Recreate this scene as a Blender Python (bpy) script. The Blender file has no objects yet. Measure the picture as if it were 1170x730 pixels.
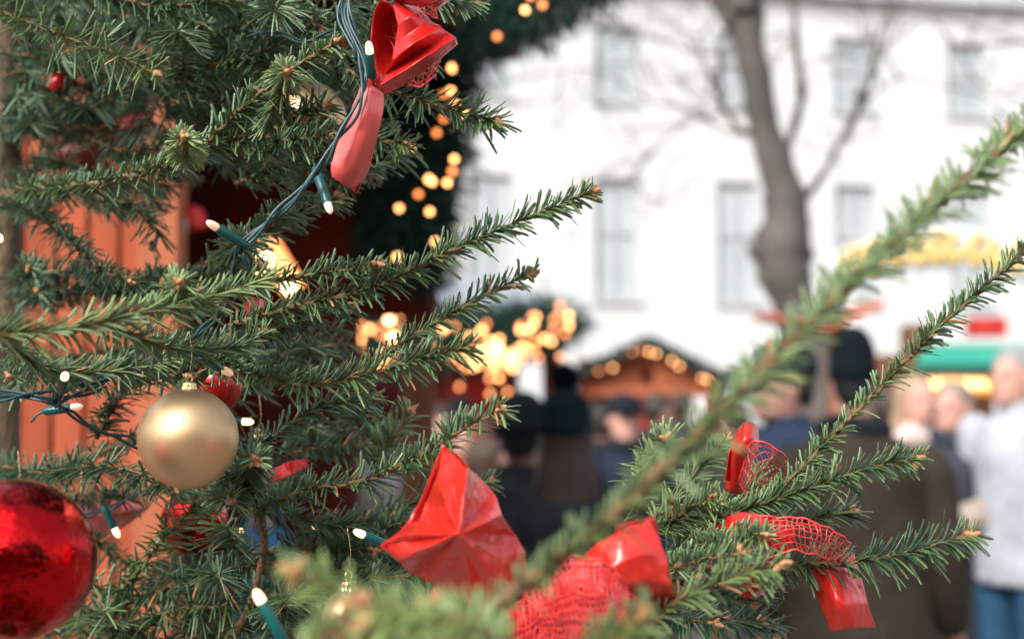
import bpy, math, random
import numpy as np
from mathutils import Vector, Matrix, noise as mnoise

random.seed(7)
rng = np.random.default_rng(11)
scene = bpy.context.scene
col = scene.collection
R = math.radians

# ------------------------------------------------------------------ camera
FX = 1625.0
CAMZ = 1.5
PITCH = math.atan(115 / FX)
cp, sp = math.cos(PITCH), math.sin(PITCH)
cam = bpy.data.cameras.new('camera')
cam.lens = 50; cam.sensor_width = 36; cam.clip_start = 0.02; cam.clip_end = 2000
cam.dof.use_dof = True; cam.dof.focus_distance = 1.0; cam.dof.aperture_fstop = 4.4; cam.dof.aperture_blades = 0
camo = bpy.data.objects.new('camera', cam); col.objects.link(camo)
camo.location = (0, 0, CAMZ); camo.rotation_euler = (math.pi / 2 + PITCH, 0, 0)
scene.camera = camo


def P(px, py, d):
    """a point in the place, d metres deep in front of the lens"""
    x = (px - 585) / FX * d; z = (365 - py) / FX * d
    return np.array((x, cp * d - sp * z, CAMZ + sp * d + cp * z))


def W(px, py, Y):
    v = (365 - py) / FX
    return P(px, py, Y / (cp - sp * v))


# ------------------------------------------------------------------ materials
def srgb(r, g, b):
    f = lambda c: (c / 255 / 12.92) if c / 255 <= 0.04045 else ((c / 255 + 0.055) / 1.055) ** 2.4
    return (f(r), f(g), f(b), 1)


def mat(name, c1, c2=None, scale=20, rough=0.6, metal=0, bump=0, bscale=None, spec=0.5, emit=None, estr=0,
        stretch=(1, 1, 1), coat=0, detail=4, trans=0, ior=1.45, sheen=0):
    m = bpy.data.materials.new(name); m.use_nodes = True
    nt = m.node_tree; b = nt.nodes['Principled BSDF']
    b.inputs['Roughness'].default_value = rough
    b.inputs['Metallic'].default_value = metal
    b.inputs['Specular IOR Level'].default_value = spec
    b.inputs['Coat Weight'].default_value = coat
    b.inputs['Transmission Weight'].default_value = trans
    b.inputs['IOR'].default_value = ior
    b.inputs['Sheen Weight'].default_value = sheen
    tc = nt.nodes.new('ShaderNodeTexCoord'); mp = nt.nodes.new('ShaderNodeMapping')
    mp.inputs['Scale'].default_value = stretch
    nt.links.new(tc.outputs['Object'], mp.inputs['Vector'])
    if c2 is None:
        c2 = tuple(x * 0.75 for x in c1[:3]) + (1,)
    n = nt.nodes.new('ShaderNodeTexNoise'); n.inputs['Scale'].default_value = scale; n.inputs['Detail'].default_value = detail
    nt.links.new(mp.outputs[0], n.inputs['Vector'])
    mr = nt.nodes.new('ShaderNodeMapRange'); mr.inputs[1].default_value = 0.3; mr.inputs[2].default_value = 0.7
    nt.links.new(n.outputs['Fac'], mr.inputs[0])
    mx = nt.nodes.new('ShaderNodeMix'); mx.data_type = 'RGBA'
    mx.inputs[6].default_value = c1; mx.inputs[7].default_value = c2
    nt.links.new(mr.outputs[0], mx.inputs[0]); nt.links.new(mx.outputs[2], b.inputs['Base Color'])
    if bump:
        n2 = nt.nodes.new('ShaderNodeTexNoise'); n2.inputs['Scale'].default_value = bscale or scale * 2
        n2.inputs['Detail'].default_value = 5
        nt.links.new(mp.outputs[0], n2.inputs['Vector'])
        bp = nt.nodes.new('ShaderNodeBump'); bp.inputs['Strength'].default_value = bump; bp.inputs['Distance'].default_value = 0.01
        nt.links.new(n2.outputs['Fac'], bp.inputs['Height']); nt.links.new(bp.outputs[0], b.inputs['Normal'])
    if emit:
        b.inputs['Emission Color'].default_value = emit; b.inputs['Emission Strength'].default_value = estr
    return m


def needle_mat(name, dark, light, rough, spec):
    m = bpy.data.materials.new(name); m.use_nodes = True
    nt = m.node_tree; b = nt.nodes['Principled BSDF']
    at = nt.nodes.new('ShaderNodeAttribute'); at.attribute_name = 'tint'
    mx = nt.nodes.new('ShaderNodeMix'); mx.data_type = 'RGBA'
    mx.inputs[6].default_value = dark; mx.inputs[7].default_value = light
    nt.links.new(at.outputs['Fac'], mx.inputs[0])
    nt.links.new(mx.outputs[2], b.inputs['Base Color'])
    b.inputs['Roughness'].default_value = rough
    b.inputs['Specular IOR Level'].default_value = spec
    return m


M = {}
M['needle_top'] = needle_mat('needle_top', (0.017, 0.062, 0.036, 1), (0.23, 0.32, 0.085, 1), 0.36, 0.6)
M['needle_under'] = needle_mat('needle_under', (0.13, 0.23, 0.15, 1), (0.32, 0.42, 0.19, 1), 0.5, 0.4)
M['twig'] = mat('twig_bark', (0.11, 0.085, 0.035, 1), (0.20, 0.10, 0.04, 1), 120, 0.7, bump=0.4)
M['bud'] = mat('bud', (0.40, 0.16, 0.07, 1), (0.5, 0.26, 0.13, 1), 300, 0.55)
M['bark'] = mat('fir_bark', (0.15, 0.10, 0.055, 1), (0.055, 0.042, 0.028, 1), 45, 0.85, bump=1.0, bscale=70, stretch=(1, 1, 0.45))
M['foil'] = mat('red_foil', (0.72, 0.022, 0.016, 1), (0.66, 0.018, 0.014, 1), 30, 0.25, spec=0.8, metal=.4, coat=0.12, bump=0.22, bscale=70, ior=1.5, stretch=(1, 1, .35))
M['foil_pink'] = mat('red_satin', (0.72, 0.10, 0.085, 1), (0.68, 0.085, 0.07, 1), 30, 0.3, spec=0.9, coat=0.2, bump=0.03, bscale=120)
M['satin'] = mat('red_satin_ribbon', (0.72, 0.028, 0.014, 1), (0.66, 0.022, 0.012, 1), 30, 0.27, spec=.6, coat=0.15, metal=.3, bump=0.15, bscale=60, ior=1.6, stretch=(1, 1, .4))
M['net'] = mat('red_net', (0.80, 0.06, 0.06, 1), (0.72, 0.04, 0.04, 1), 60, 0.35, spec=0.9)
M['gold'] = mat('matt_gold', (0.68, 0.48, 0.275, 1), (0.62, 0.42, 0.23, 1), 25, 0.44, metal=0.92, bump=0.015, bscale=300)
M['gold_shiny'] = mat('shiny_gold', (0.85, 0.62, 0.30, 1), (0.8, 0.52, 0.22, 1), 60, 0.2, metal=1)
M['redglass'] = mat('red_mirror_glass', (0.55, 0.006, 0.010, 1), (0.50, 0.005, 0.008, 1), 8, 0.045, metal=1.0, coat=0.1, bump=0.6, bscale=36)
M['redmatt'] = mat('red_satin_glass', (0.55, 0.012, 0.012, 1), None, 10, 0.28, metal=0.3, coat=0.5)
M['cable'] = mat('green_cable', (0.012, 0.045, 0.05, 1), (0.02, 0.075, 0.08, 1), 60, 0.35, spec=0.6)
M['socket'] = mat('green_socket', (0.0, 0.085, 0.08, 1), (0.0, 0.065, 0.065, 1), 60, 0.35, spec=0.6)
M['bulb'] = mat('warm_bulb', (0.85, 0.62, 0.5, 1), (0.8, 0.5, 0.4, 1), 200, 0.25, emit=(1, 0.5, 0.28, 1), estr=0.2)
M['bulb_lit'] = mat('lit_bulb', (0.9, 0.7, 0.5, 1), None, 200, 0.25, emit=(1, 0.52, 0.26, 1), estr=1.3)
M['glow'] = mat('warm_fairy_bulb', (0.9, 0.7, 0.5, 1), None, 200, 0.3, emit=(1, 0.42, 0.13, 1), estr=3.6)
M['glow_dim'] = mat('amber_fairy_bulb', (0.9, 0.5, 0.3, 1), None, 200, 0.3, emit=(1, 0.28, 0.07, 1), estr=1.6)
M['glow_far'] = mat('far_warm_bulb', (0.9, 0.7, 0.5, 1), None, 200, 0.3, emit=(1, 0.38, 0.11, 1), estr=4.2)
M['lamp'] = mat('white_lamp', (0.9, 0.8, 0.7, 1), None, 20, 0.3, emit=(1, 0.52, 0.22, 1), estr=4.5)


# ------------------------------------------------------------------ mesh builder
class MB:
    def __init__(s): s.v = []; s.q = []; s.m = []; s.t = []; s.n = 0

    def add(s, v, q, m=0, t=0.0):
        v = np.asarray(v, float).reshape(-1, 3); q = np.asarray(q, int).reshape(-1, 4)
        s.v.append(v); s.q.append(q + s.n)
        s.m.append(np.full(len(q), m) if np.isscalar(m) else np.asarray(m))
        s.t.append(np.full(len(v), t) if np.isscalar(t) else np.asarray(t))
        s.n += len(v)

    def lofts(s, A, m=0, t=0.0, closed=True, facem=None):
        """A: (N,Rings,K,3) batches of rings"""
        N, Rn, K, _ = A.shape
        k2 = K if closed else K - 1
        r, k = np.meshgrid(np.arange(Rn - 1), np.arange(k2), indexing='ij')
        a = r * K + k; b = r * K + (k + 1) % K; c = (r + 1) * K + (k + 1) % K; d = (r + 1) * K + k
        base = np.stack([a, b, c, d], -1).reshape(-1, 4)
        q = (base[None] + (np.arange(N) * Rn * K)[:, None, None]).reshape(-1, 4)
        if facem is not None:
            mm = np.tile(np.asarray(facem)[k.reshape(-1)], N)
        else:
            mm = m
        if not np.isscalar(t): t = np.repeat(t, Rn * K)
        s.add(A.reshape(-1, 3), q, mm, t)

    def tube(s, pts, rad, K=8, m=0, t=0.0, cap=True, flat=1.0, up=(0, 0, 1)):
        pts = np.asarray(pts, float); n = len(pts)
        rad = np.full(n, rad) if np.isscalar(rad) else np.asarray(rad, float)
        T, S, U = frames(pts, up)
        for i in range(1, n):      # carry the frame along without twisting
            v = S[i - 1] - (S[i - 1] @ T[i]) * T[i]; S[i] = v / max(np.linalg.norm(v), 1e-9)
        U = np.cross(S, T)
        a = np.linspace(0, 2 * math.pi, K, endpoint=False)
        if cap:
            pts = np.vstack([pts[:1], pts, pts[-1:]]); rad = np.concatenate([[1e-5], rad, [1e-5]])
            S = np.vstack([S[:1], S, S[-1:]]); U = np.vstack([U[:1], U, U[-1:]])
        A = pts[:, None] + rad[:, None, None] * (np.cos(a)[None, :, None] * S[:, None] + flat * np.sin(a)[None, :, None] * U[:, None])
        s.lofts(A[None], m, t)

    def rev(s, c, prof, K=24, m=0, axis=None, sx=1, sy=1):
        """revolve profile [(r,z)] about axis at c"""
        z = Vector(axis or (0, 0, 1)).normalized()
        x = z.orthogonal().normalized(); y = z.cross(x)
        x, y, z = np.array(x), np.array(y), np.array(z)
        if axis is None: x, y = np.array((1., 0, 0)), np.array((0, 1., 0))
        a = np.linspace(0, 2 * math.pi, K, endpoint=False)
        A = np.array([np.asarray(c) + h * z + max(r, 1e-5) * (sx * np.cos(a)[:, None] * x + sy * np.sin(a)[:, None] * y) for r, h in prof])
        s.lofts(A[None], m)

    def ball(s, c, r, K=16, m=0, sq=(1, 1, 1)):
        th = np.linspace(0, math.pi, K // 2 + 2)
        a = np.linspace(0, 2 * math.pi, K, endpoint=False)
        rr = np.sin(th); rr[0] = rr[-1] = 1e-4
        A = np.stack([rr[:, None] * np.cos(a), rr[:, None] * np.sin(a), -np.cos(th)[:, None] * np.ones_like(a)], -1)
        s.lofts((np.asarray(c) + A * r * np.asarray(sq))[None], m)

    def box(s, lo, hi, m=0, rot=0, org=(0, 0, 0)):
        lo, hi = np.asarray(lo, float), np.asarray(hi, float)
        x0, y0, z0 = lo; x1, y1, z1 = hi
        v = np.array([(x0, y0, z0), (x1, y0, z0), (x1, y1, z0), (x0, y1, z0), (x0, y0, z1), (x1, y0, z1), (x1, y1, z1), (x0, y1, z1)])
        if rot:
            c, n = math.cos(rot), math.sin(rot)
            v = np.stack([v[:, 0] * c - v[:, 1] * n, v[:, 0] * n + v[:, 1] * c, v[:, 2]], -1)
        v = v + np.asarray(org, float)
        s.add(v, [(0, 3, 2, 1), (4, 5, 6, 7), (0, 1, 5, 4), (1, 2, 6, 5), (2, 3, 7, 6), (3, 0, 4, 7)], m)

    def build(s, name, mats, parent=None, smooth=True, tint=False, loc=None):
        me = bpy.data.meshes.new(name)
        v = np.vstack(s.v); q = np.vstack(s.q); m = np.concatenate(s.m)
        o = bpy.data.objects.new(name, me); col.objects.link(o)
        if loc is not None:
            v = v - np.asarray(loc); o.location = loc
        elif parent is not None:
            v = v - np.array(parent.location)
        me.vertices.add(len(v)); me.vertices.foreach_set('co', v.astype(np.float32).ravel())
        me.loops.add(len(q) * 4); me.loops.foreach_set('vertex_index', q.astype(np.int32).ravel())
        me.polygons.add(len(q)); me.polygons.foreach_set('loop_start', np.arange(0, len(q) * 4, 4, dtype=np.int32))
        me.polygons.foreach_set('loop_total', np.full(len(q), 4, dtype=np.int32))
        if not isinstance(mats, (list, tuple)): mats = [mats]
        for x in mats: me.materials.append(x)
        me.polygons.foreach_set('material_index', m.astype(np.int32))
        me.polygons.foreach_set('use_smooth', np.full(len(q), smooth))
        if tint:
            at = me.attributes.new('tint', 'FLOAT', 'POINT'); at.data.foreach_set('value', np.concatenate(s.t).astype(np.float32))
        me.update(calc_edges=True); me.validate()
        if parent is not None: o.parent = parent
        return o


def norm(a): return a / np.maximum(np.linalg.norm(a, axis=-1, keepdims=True), 1e-9)


def frames(pts, up=(0, 0, 1)):
    T = norm(np.gradient(np.asarray(pts, float), axis=0))
    up = np.asarray(up, float)
    S = np.cross(T, up); l = np.linalg.norm(S, axis=1)
    for i in range(len(S)):
        if l[i] < 0.08: S[i] = S[i - 1] if i else np.cross(T[i], (0.3, 1, 0.1))
    S = norm(S - (S * T).sum(1, keepdims=True) * T); U = np.cross(S, T)
    return T, S, U


def spline(pts, n):
    """Catmull-Rom, evenly resampled"""
    p = np.asarray(pts, float)
    if len(p) == 2: dense = p[0] + (p[1] - p[0]) * np.linspace(0, 1, 50)[:, None]
    else:
        q = np.vstack([2 * p[0] - p[1], p, 2 * p[-1] - p[-2]]); out = []
        for i in range(1, len(q) - 2):
            t = np.linspace(0, 1, 24, endpoint=False)[:, None]
            out.append(0.5 * ((2 * q[i]) + (-q[i - 1] + q[i + 1]) * t + (2 * q[i - 1] - 5 * q[i] + 4 * q[i + 1] - q[i + 2]) * t ** 2
                              + (-q[i - 1] + 3 * q[i] - 3 * q[i + 1] + q[i + 2]) * t ** 3))
        dense = np.vstack(out + [p[-1:]])
    L = np.concatenate([[0], np.cumsum(np.linalg.norm(np.diff(dense, axis=0), axis=1))])
    s = np.linspace(0, L[-1], n)
    return np.stack([np.interp(s, L, dense[:, i]) for i in range(3)], -1)


def length(p): return float(np.linalg.norm(np.diff(p, axis=0), axis=1).sum())


def setp(o, label=None, cat=None, group=None, kind=None):
    if label: o['label'] = label
    if cat: o['category'] = cat
    if group: o['group'] = group
    if kind: o['kind'] = kind
    return o


def empty(name, loc, label, cat, group=None):
    o = bpy.data.objects.new(name, None); col.objects.link(o); o.location = [float(x) for x in loc]
    o.empty_display_size = 0.1
    return setp(o, label, cat, group)


# ------------------------------------------------------------------ fir branches
def needles(mb, pts, nl=0.0165, dens=1150, start=0.0, tint=0.3, comb=0.35, width=0.0022, seg=4, alpha=46, curve=0.5, tipfan=True):
    pts = np.asarray(pts, float); L = length(pts)
    n = max(12, int(L * (1 - start) * dens * 1.35))
    s = start + (1 - start) * np.sort(rng.random(n))
    c = spline(pts, 160); T, S, U = frames(c)
    idx = s * 159
    g = lambda A: np.stack([np.interp(idx, np.arange(160), A[:, i]) for i in range(3)], -1)
    p0, T, S, U = g(c), norm(g(T)), norm(g(S)), norm(g(U))
    side = np.where(rng.random(n) < 0.5, -1, 1)
    kind = rng.random(n)
    low = rng.random(n) < 0.14
    sd = kind < comb
    phi = np.where(sd, side * (92 + rng.normal(0, 20, n)), side * np.abs(rng.normal(28, 26, n)))
    phi = np.where(low, side * (128 + rng.normal(0, 18, n)), phi)
    phi = np.radians(phi)
    Rd = np.cos(phi)[:, None] * U + np.sin(phi)[:, None] * S
    al = np.radians(np.where(sd | low, alpha + 2, alpha - 14) + rng.normal(0, 8, n))
    if tipfan:
        e = np.clip((s - 0.93) / 0.07, 0, 1); al = al * (1 - 0.5 * e * rng.random(n))
    D = norm(np.cos(al)[:, None] * T + np.sin(al)[:, None] * Rd)
    ln = 1.06 * nl * (0.68 + 0.55 * rng.random(n) ** .8) * (1 - 0.3 * np.clip((s - 0.85) / 0.15, 0, 1)) * (1 - 0.2 * (1 - s) ** 4)
    ln = np.where(sd | low, ln * 1.08, ln * .9)
    down = np.where(sd | low, 1.0, 0.12)[:, None] * np.array((0, 0, -1.0))
    bend = (curve * (0.5 + 1.0 * rng.random(n)))[:, None] * norm(down * 1.3 + Rd * .9 - T * .15 + rng.normal(0, 0.25, (n, 3)))
    upv = np.array((0, 0, 1.0)) + 0.8 * Rd + rng.normal(0, 0.4, (n, 3))
    ts = np.array([0, 0.12, 0.45, 0.82, 0.96, 1.0])[:, None] if seg > 3 else np.array([0, 0.15, 0.6, 0.95, 1.0])[:, None]
    ws = np.array([0.5, 0.85, 1, 0.98, 0.75, 0.12]) if seg > 3 else np.array([0.5, 1, 1, 0.75, 0.05])
    c3 = p0[:, None] + ln[:, None, None] * (ts[None] * D[:, None] + (ts ** 2)[None] * bend[:, None] * 0.6)
    Dt = norm(D[:, None] + 1.2 * ts[None] * bend[:, None])
    Nn = norm(upv[:, None] - (upv[:, None] * Dt).sum(-1, keepdims=True) * Dt)
    Wd = np.cross(Dt, Nn)
    w = (width * 0.5 * (0.85 + 0.3 * rng.random(n)))[:, None, None] * ws[None, :, None]
    h = w * 0.34
    A = np.stack([c3 - w * Wd, c3 - h * 0.8 * Nn, c3 + w * Wd, c3 + h * Nn], 2)
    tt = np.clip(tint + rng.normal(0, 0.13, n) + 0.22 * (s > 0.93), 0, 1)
    dry = rng.random(n) < 0.012
    mb.lofts(A[~dry], t=tt[~dry], facem=[2, 2, 1, 1])
    if dry.any(): mb.lofts(A[dry], m=3)


def bud(mb, c, d, r=0.0022):
    r = r * 1.3
    z = norm(np.asarray(d, float)); prof = [(0, -r), (r * .8, -r * .6), (r, 0), (r * .85, r * .9), (r * .45, r * 1.8), (0, r * 2.2)]
    mb.rev(np.asarray(c), prof, 8, 3, axis=tuple(z))


def twig(mb, pts, r0=0.002, r1=0.0012, buds=3, **k):
    pts = np.asarray(pts, float); n = max(6, int(length(pts) / 0.006))
    c = spline(pts, n)
    c[1:-1] += rng.normal(0, 0.0006, (n - 2, 3))
    mb.tube(c, .8 * np.linspace(r0, r1, n) * (1 + 0.12 * rng.normal(0, 1, n).clip(-1, 1)), 7, 0)
    needles(mb, pts, **k)
    T = norm(c[-1] - c[-3])
    if buds:
        bud(mb, c[-1], T)
        for i in range(buds - 1):
            v = norm(T + 0.9 * rng.normal(0, 1, 3)); bud(mb, c[-1] - T * 0.002 + v * 0.002, v, 0.0018)


def rotv(v, ax, a):
    return np.array(Matrix.Rotation(a, 3, Vector(ax)) @ Vector(v))


def bough(parent, pix, r0=0.0028, r1=0.0013, lat=0, latlen=0.07, latang=48, latpos=None, plane=None, start=0.0, name='branch', buds=3, label=None, **k):
    """one limb with its side twigs; pix = [(px,py,d)...]"""
    mb = MB(); pts = [P(*p) for p in pix]
    twig(mb, pts, r0, r1, start=start, buds=buds, **k)
    c = spline(pts, 100); T, S, U = frames(c)
    pos = latpos or list(np.linspace(0.22, 0.86, max(lat, 1))[:lat])
    for i, f in enumerate(pos):
        f = min(0.97, max(0.02, f + random.uniform(-0.03, 0.03))); j = int(f * 99)
        sg = 1 if i % 2 else -1
        ax = U[j] if plane is None else norm(np.asarray(plane, float))
        d = rotv(T[j], ax, sg * R(latang + random.uniform(-8, 8)))
        d = norm(d + rng.normal(0, 0.08, 3))
        ll = latlen * (1.15 - 0.5 * f) * random.uniform(0.8, 1.2)
        e = c[j] + d * ll + T[j] * ll * 0.22 + np.array((0, 0, random.uniform(-0.004, 0.01)))
        kk = dict(k); kk.pop('start', None)
        twig(mb, [c[j], c[j] + d * ll * 0.5 + T[j] * ll * 0.05, e], r0 * 0.7, r1 * 0.9, buds=buds, **kk)
    o = mb.build(name, [M['twig'], M['needle_top'], M['needle_under'], M['bud']], parent, tint=True)
    if label: o['label'] = label
    return o


base = P(-4, 365, 1.45); base[2] = 0.0
fir = empty('fir_tree', base, 'green fir tree full of red bows, baubles and fairy lights, nearest the camera', 'christmas tree')
# trunk
tb = MB()
zz = np.linspace(0, 2.35, 90)
tpts = np.stack([base[0] + 0.004 * np.sin(zz * 5), base[1] + 0.004 * np.cos(zz * 4), zz], -1)
tb.tube(tpts, np.interp(zz, [0, 1.5, 2.35], [0.036, 0.022, 0.008]) * (1 + 0.06 * np.sin(zz * 37) + 0.04 * np.sin(zz * 91)), 20, 0)
tb.build('trunk', M['bark'], fir)


def trunk_at(z): return (float(base[0]), float(base[1]), z)


def inv(pt):
    """place -> (px,py,d) for writing a limb's root at the trunk"""
    x, y, z = pt[0], pt[1], pt[2] - CAMZ
    d = cp * y + sp * z; v = -sp * y + cp * z
    return (585 + x / d * FX, 365 - v / d * FX, d)


def limb(z_root, pix, r0=0.006, r1=0.003):
    """bare woody limb leaving the trunk"""
    mb = MB(); pts = [np.array(trunk_at(z_root))] + [P(*p) for p in pix]
    c = spline(pts, 50)
    mb.tube(c, np.linspace(r0, r1, 50) * (1 + 0.08 * rng.normal(0, 1, 50).clip(-1, 1)), 8, 0)
    needles(mb, c, dens=260, tint=0.15, nl=0.015)
    return mb.build('limb', [M['twig'], M['needle_top'], M['needle_under'], M['bud']], fir, tint=True)


B = lambda *a, **k: bough(fir, *a, **k)
# --- the boughs in focus, middle of the tree
B([(262, 372, 1.06), (330, 352, 1.04), (420, 330, 1.02), (520, 285, 1.0), (600, 250, 0.99), (678, 219, 0.98)], comb=0.45, tint=0.32, dens=1350)
B([(272, 335, 1.06), (330, 318, 1.04), (385, 310, 1.02), (433, 303, 1.0)], tint=0.28, nl=0.014)
B([(240, 395, 1.08), (330, 372, 1.08), (400, 350, 1.07)], tint=0.1, comb=0.6)
B([(240, 408, 1.05), (290, 428, 1.03), (350, 440, 1.0), (420, 428, 0.99), (480, 410, 0.98), (535, 396, 0.97)], tint=0.25, comb=0.4, dens=1400, nl=0.018)
B([(410, 428, 1.02), (470, 385, 1.02), (540, 345, 1.02), (608, 313, 1.02)], tint=0.32, comb=0.45, nl=0.014)
B([(285, 520, 1.05), (330, 485, 1.06), (380, 462, 1.07), (430, 455, 1.08)], tint=0.1, comb=0.5, dens=1300)
B([(290, 585, 1.05), (350, 560, 1.02), (420, 548, 1.0), (480, 520, 0.98), (530, 490, 0.95), (572, 468, 0.93)], tint=0.28, comb=0.4, nl=0.017)
B([(430, 545, 1.12), (440, 510, 1.12), (462, 485, 1.12), (470, 470, 1.12)], tint=0.45, nl=0.018)
B([(350, 600, 1.12), (420, 590, 1.12), (500, 565, 1.13), (560, 550, 1.15)], tint=0.2, comb=0.6)
B([(330, 640, 1.1), (400, 625, 1.1), (450, 600, 1.08), (500, 590, 1.08)], tint=0.3, lat=2, latlen=0.04)
B([(290, 575, 1.08), (380, 600, 1.08), (450, 590, 1.1)], tint=0.12)
# rosette facing the camera, right of the gold bauble
B([(270, 560, 1.08), (280, 545, 1.0), (290, 525, 0.95)], tint=0.25, nl=0.015, dens=2600, alpha=56, buds=6, comb=.5)
B([(248, 565, 1.05), (262, 562, 1.0), (262, 572, .96)], tint=0.15, nl=0.0145, dens=2200, alpha=54)
# --- the big bright bough across the left
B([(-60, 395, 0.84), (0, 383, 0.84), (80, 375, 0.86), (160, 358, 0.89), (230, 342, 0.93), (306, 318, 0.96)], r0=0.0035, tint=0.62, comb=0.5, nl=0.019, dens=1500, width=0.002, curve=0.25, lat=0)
B([(198, 352, 0.97), (202, 338, 0.93), (206, 323, 0.9)], tint=0.6, nl=0.0125, dens=2400, alpha=58, buds=5)
B([(110, 370, 0.9), (190, 395, 0.94), (260, 400, 0.98), (300, 380, 1.0)], tint=0.35, comb=0.5)
B([(0, 385, .9), (50, 420, .95), (120, 425, .98), (190, 410, 1.0)], tint=0.35, comb=0.5, nl=0.017)
for q in ([(-120, 470, .95), (-150, 600, .8), (-180, 740, .66)], [(-60, 760, .95), (-60, 850, .8), (-20, 950, .68)], [(-200, 560, .9), (-280, 640, .7), (-330, 700, .6)],
          [(-100, 430, .9), (-200, 470, .75), (-260, 520, .6)], [(60, 800, .95), (90, 880, .8), (60, 960, .7)]):
    B(q, tint=.3, lat=5, latlen=.07)  # out of view, added to give the red bauble boughs to mirror
# --- brown limb in the upper left with its rosettes
limb(inv(P(-4, 215, 1.45)) and float(P(-4, 222, 1.45)[2]), [(60, 216, 1.2), (130, 206, 1.12), (190, 190, 1.08)], 0.0055, 0.0035)
B([(20, 217, 1.25), (100, 212, 1.13), (170, 195, 1.08), (225, 172, 1.05), (280, 122, 1.03), (330, 82, 1.02), (392, 45, 1.0)], r0=0.0042, r1=0.002, tint=0.3, comb=0.6, nl=0.017, lat=0)
B([(215, 178, 1.04), (212, 168, 0.98), (210, 158, 0.94)], tint=0.75, nl=0.0115, dens=2800, alpha=60, buds=4, comb=.6)
B([(320, 92, 1.03), (326, 88, 0.99), (328, 82, 0.95)], tint=0.6, nl=0.0115, dens=2600, alpha=58, buds=4)
B([(340, 82, 1.02), (320, 110, 1.02), (300, 150, 1.03)], tint=0.45)
B([(285, 150, 1.1), (330, 135, 1.06), (372, 120, 1.04)], tint=.3, comb=.7, nl=.018)
B([(280, 175, 1.1), (330, 165, 1.07), (395, 162, 1.05)], tint=.25, comb=.7, nl=.018)
B([(285, 100, 1.08), (315, 115, 1.06), (345, 140, 1.05)], tint=.3, comb=.6)
B([(225, 172, 1.06), (280, 158, 1.04), (330, 160, 1.02), (380, 155, 1.0)], tint=0.2, comb=0.6)
# combed twig, top left
B([(-40, 0, 1.12), (20, 22, 1.1), (80, 45, 1.08), (130, 62, 1.06), (178, 84, 1.05)], tint=0.42, comb=0.75, nl=0.021, alpha=62, dens=1000)
B([(-20, -30, 1.2), (80, -10, 1.15), (180, 5, 1.12), (270, 2, 1.1)], tint=0.2, comb=0.5, lat=3, nl=0.018)
# right end of the top
B([(395, 80, 1.06), (440, 100, 1.03), (500, 122, 1.0), (568, 140, 0.98)], tint=0.25, comb=0.55, nl=0.018)
B([(370, 175, 1.08), (410, 160, 1.05), (462, 165, 1.03)], tint=0.25, comb=0.6, nl=0.017)
B([(380, 0, 1.1), (450, -15, 1.08), (510, 0, 1.08), (545, 5, 1.08)], tint=0.15, comb=0.6)
# dark ones against the boards
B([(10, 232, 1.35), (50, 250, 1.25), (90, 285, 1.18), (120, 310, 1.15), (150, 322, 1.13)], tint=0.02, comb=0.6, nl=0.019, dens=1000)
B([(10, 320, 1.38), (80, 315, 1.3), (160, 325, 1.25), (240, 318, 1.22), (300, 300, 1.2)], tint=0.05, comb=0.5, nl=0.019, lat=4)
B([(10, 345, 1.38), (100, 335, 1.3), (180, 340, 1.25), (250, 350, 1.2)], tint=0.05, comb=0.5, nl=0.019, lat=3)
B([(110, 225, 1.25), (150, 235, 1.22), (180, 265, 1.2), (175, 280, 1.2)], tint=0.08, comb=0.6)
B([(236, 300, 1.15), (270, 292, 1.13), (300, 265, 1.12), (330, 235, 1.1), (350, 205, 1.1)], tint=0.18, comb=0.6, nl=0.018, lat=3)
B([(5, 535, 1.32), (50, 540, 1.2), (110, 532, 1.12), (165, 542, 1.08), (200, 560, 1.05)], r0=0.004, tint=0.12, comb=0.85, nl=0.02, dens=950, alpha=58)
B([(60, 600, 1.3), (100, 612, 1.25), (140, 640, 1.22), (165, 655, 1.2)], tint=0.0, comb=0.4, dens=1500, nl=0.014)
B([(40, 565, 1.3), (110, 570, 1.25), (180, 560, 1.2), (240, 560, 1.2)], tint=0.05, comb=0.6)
# left middle, behind the cable
B([(20, 430, 1.2), (90, 430, 1.12), (150, 412, 1.08), (215, 395, 1.05)], tint=0.2, comb=0.5, nl=0.018, lat=2)
B([(110, 500, 1.15), (140, 450, 1.12), (190, 425, 1.08), (220, 430, 1.05)], tint=0.1, comb=0.5, nl=0.018)
# lower mass
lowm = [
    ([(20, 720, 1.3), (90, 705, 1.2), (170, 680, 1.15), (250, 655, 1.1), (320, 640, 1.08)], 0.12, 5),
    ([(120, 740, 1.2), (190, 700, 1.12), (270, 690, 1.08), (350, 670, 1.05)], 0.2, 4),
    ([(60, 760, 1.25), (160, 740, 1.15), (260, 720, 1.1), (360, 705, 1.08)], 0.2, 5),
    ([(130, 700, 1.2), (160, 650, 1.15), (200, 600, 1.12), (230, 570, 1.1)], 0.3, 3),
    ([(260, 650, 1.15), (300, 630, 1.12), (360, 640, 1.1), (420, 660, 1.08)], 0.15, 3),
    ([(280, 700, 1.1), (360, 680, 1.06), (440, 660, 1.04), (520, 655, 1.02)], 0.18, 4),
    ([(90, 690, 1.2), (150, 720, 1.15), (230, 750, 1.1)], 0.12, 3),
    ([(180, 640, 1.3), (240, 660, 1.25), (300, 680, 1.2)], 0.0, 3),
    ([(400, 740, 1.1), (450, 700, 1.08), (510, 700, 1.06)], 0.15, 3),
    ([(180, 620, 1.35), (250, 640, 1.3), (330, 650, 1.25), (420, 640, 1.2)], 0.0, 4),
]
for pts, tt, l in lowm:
    B(pts, tint=tt + .08, comb=0.78, nl=0.021, dens=850, lat=max(2, l - 2), latlen=0.06, buds=0)
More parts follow.
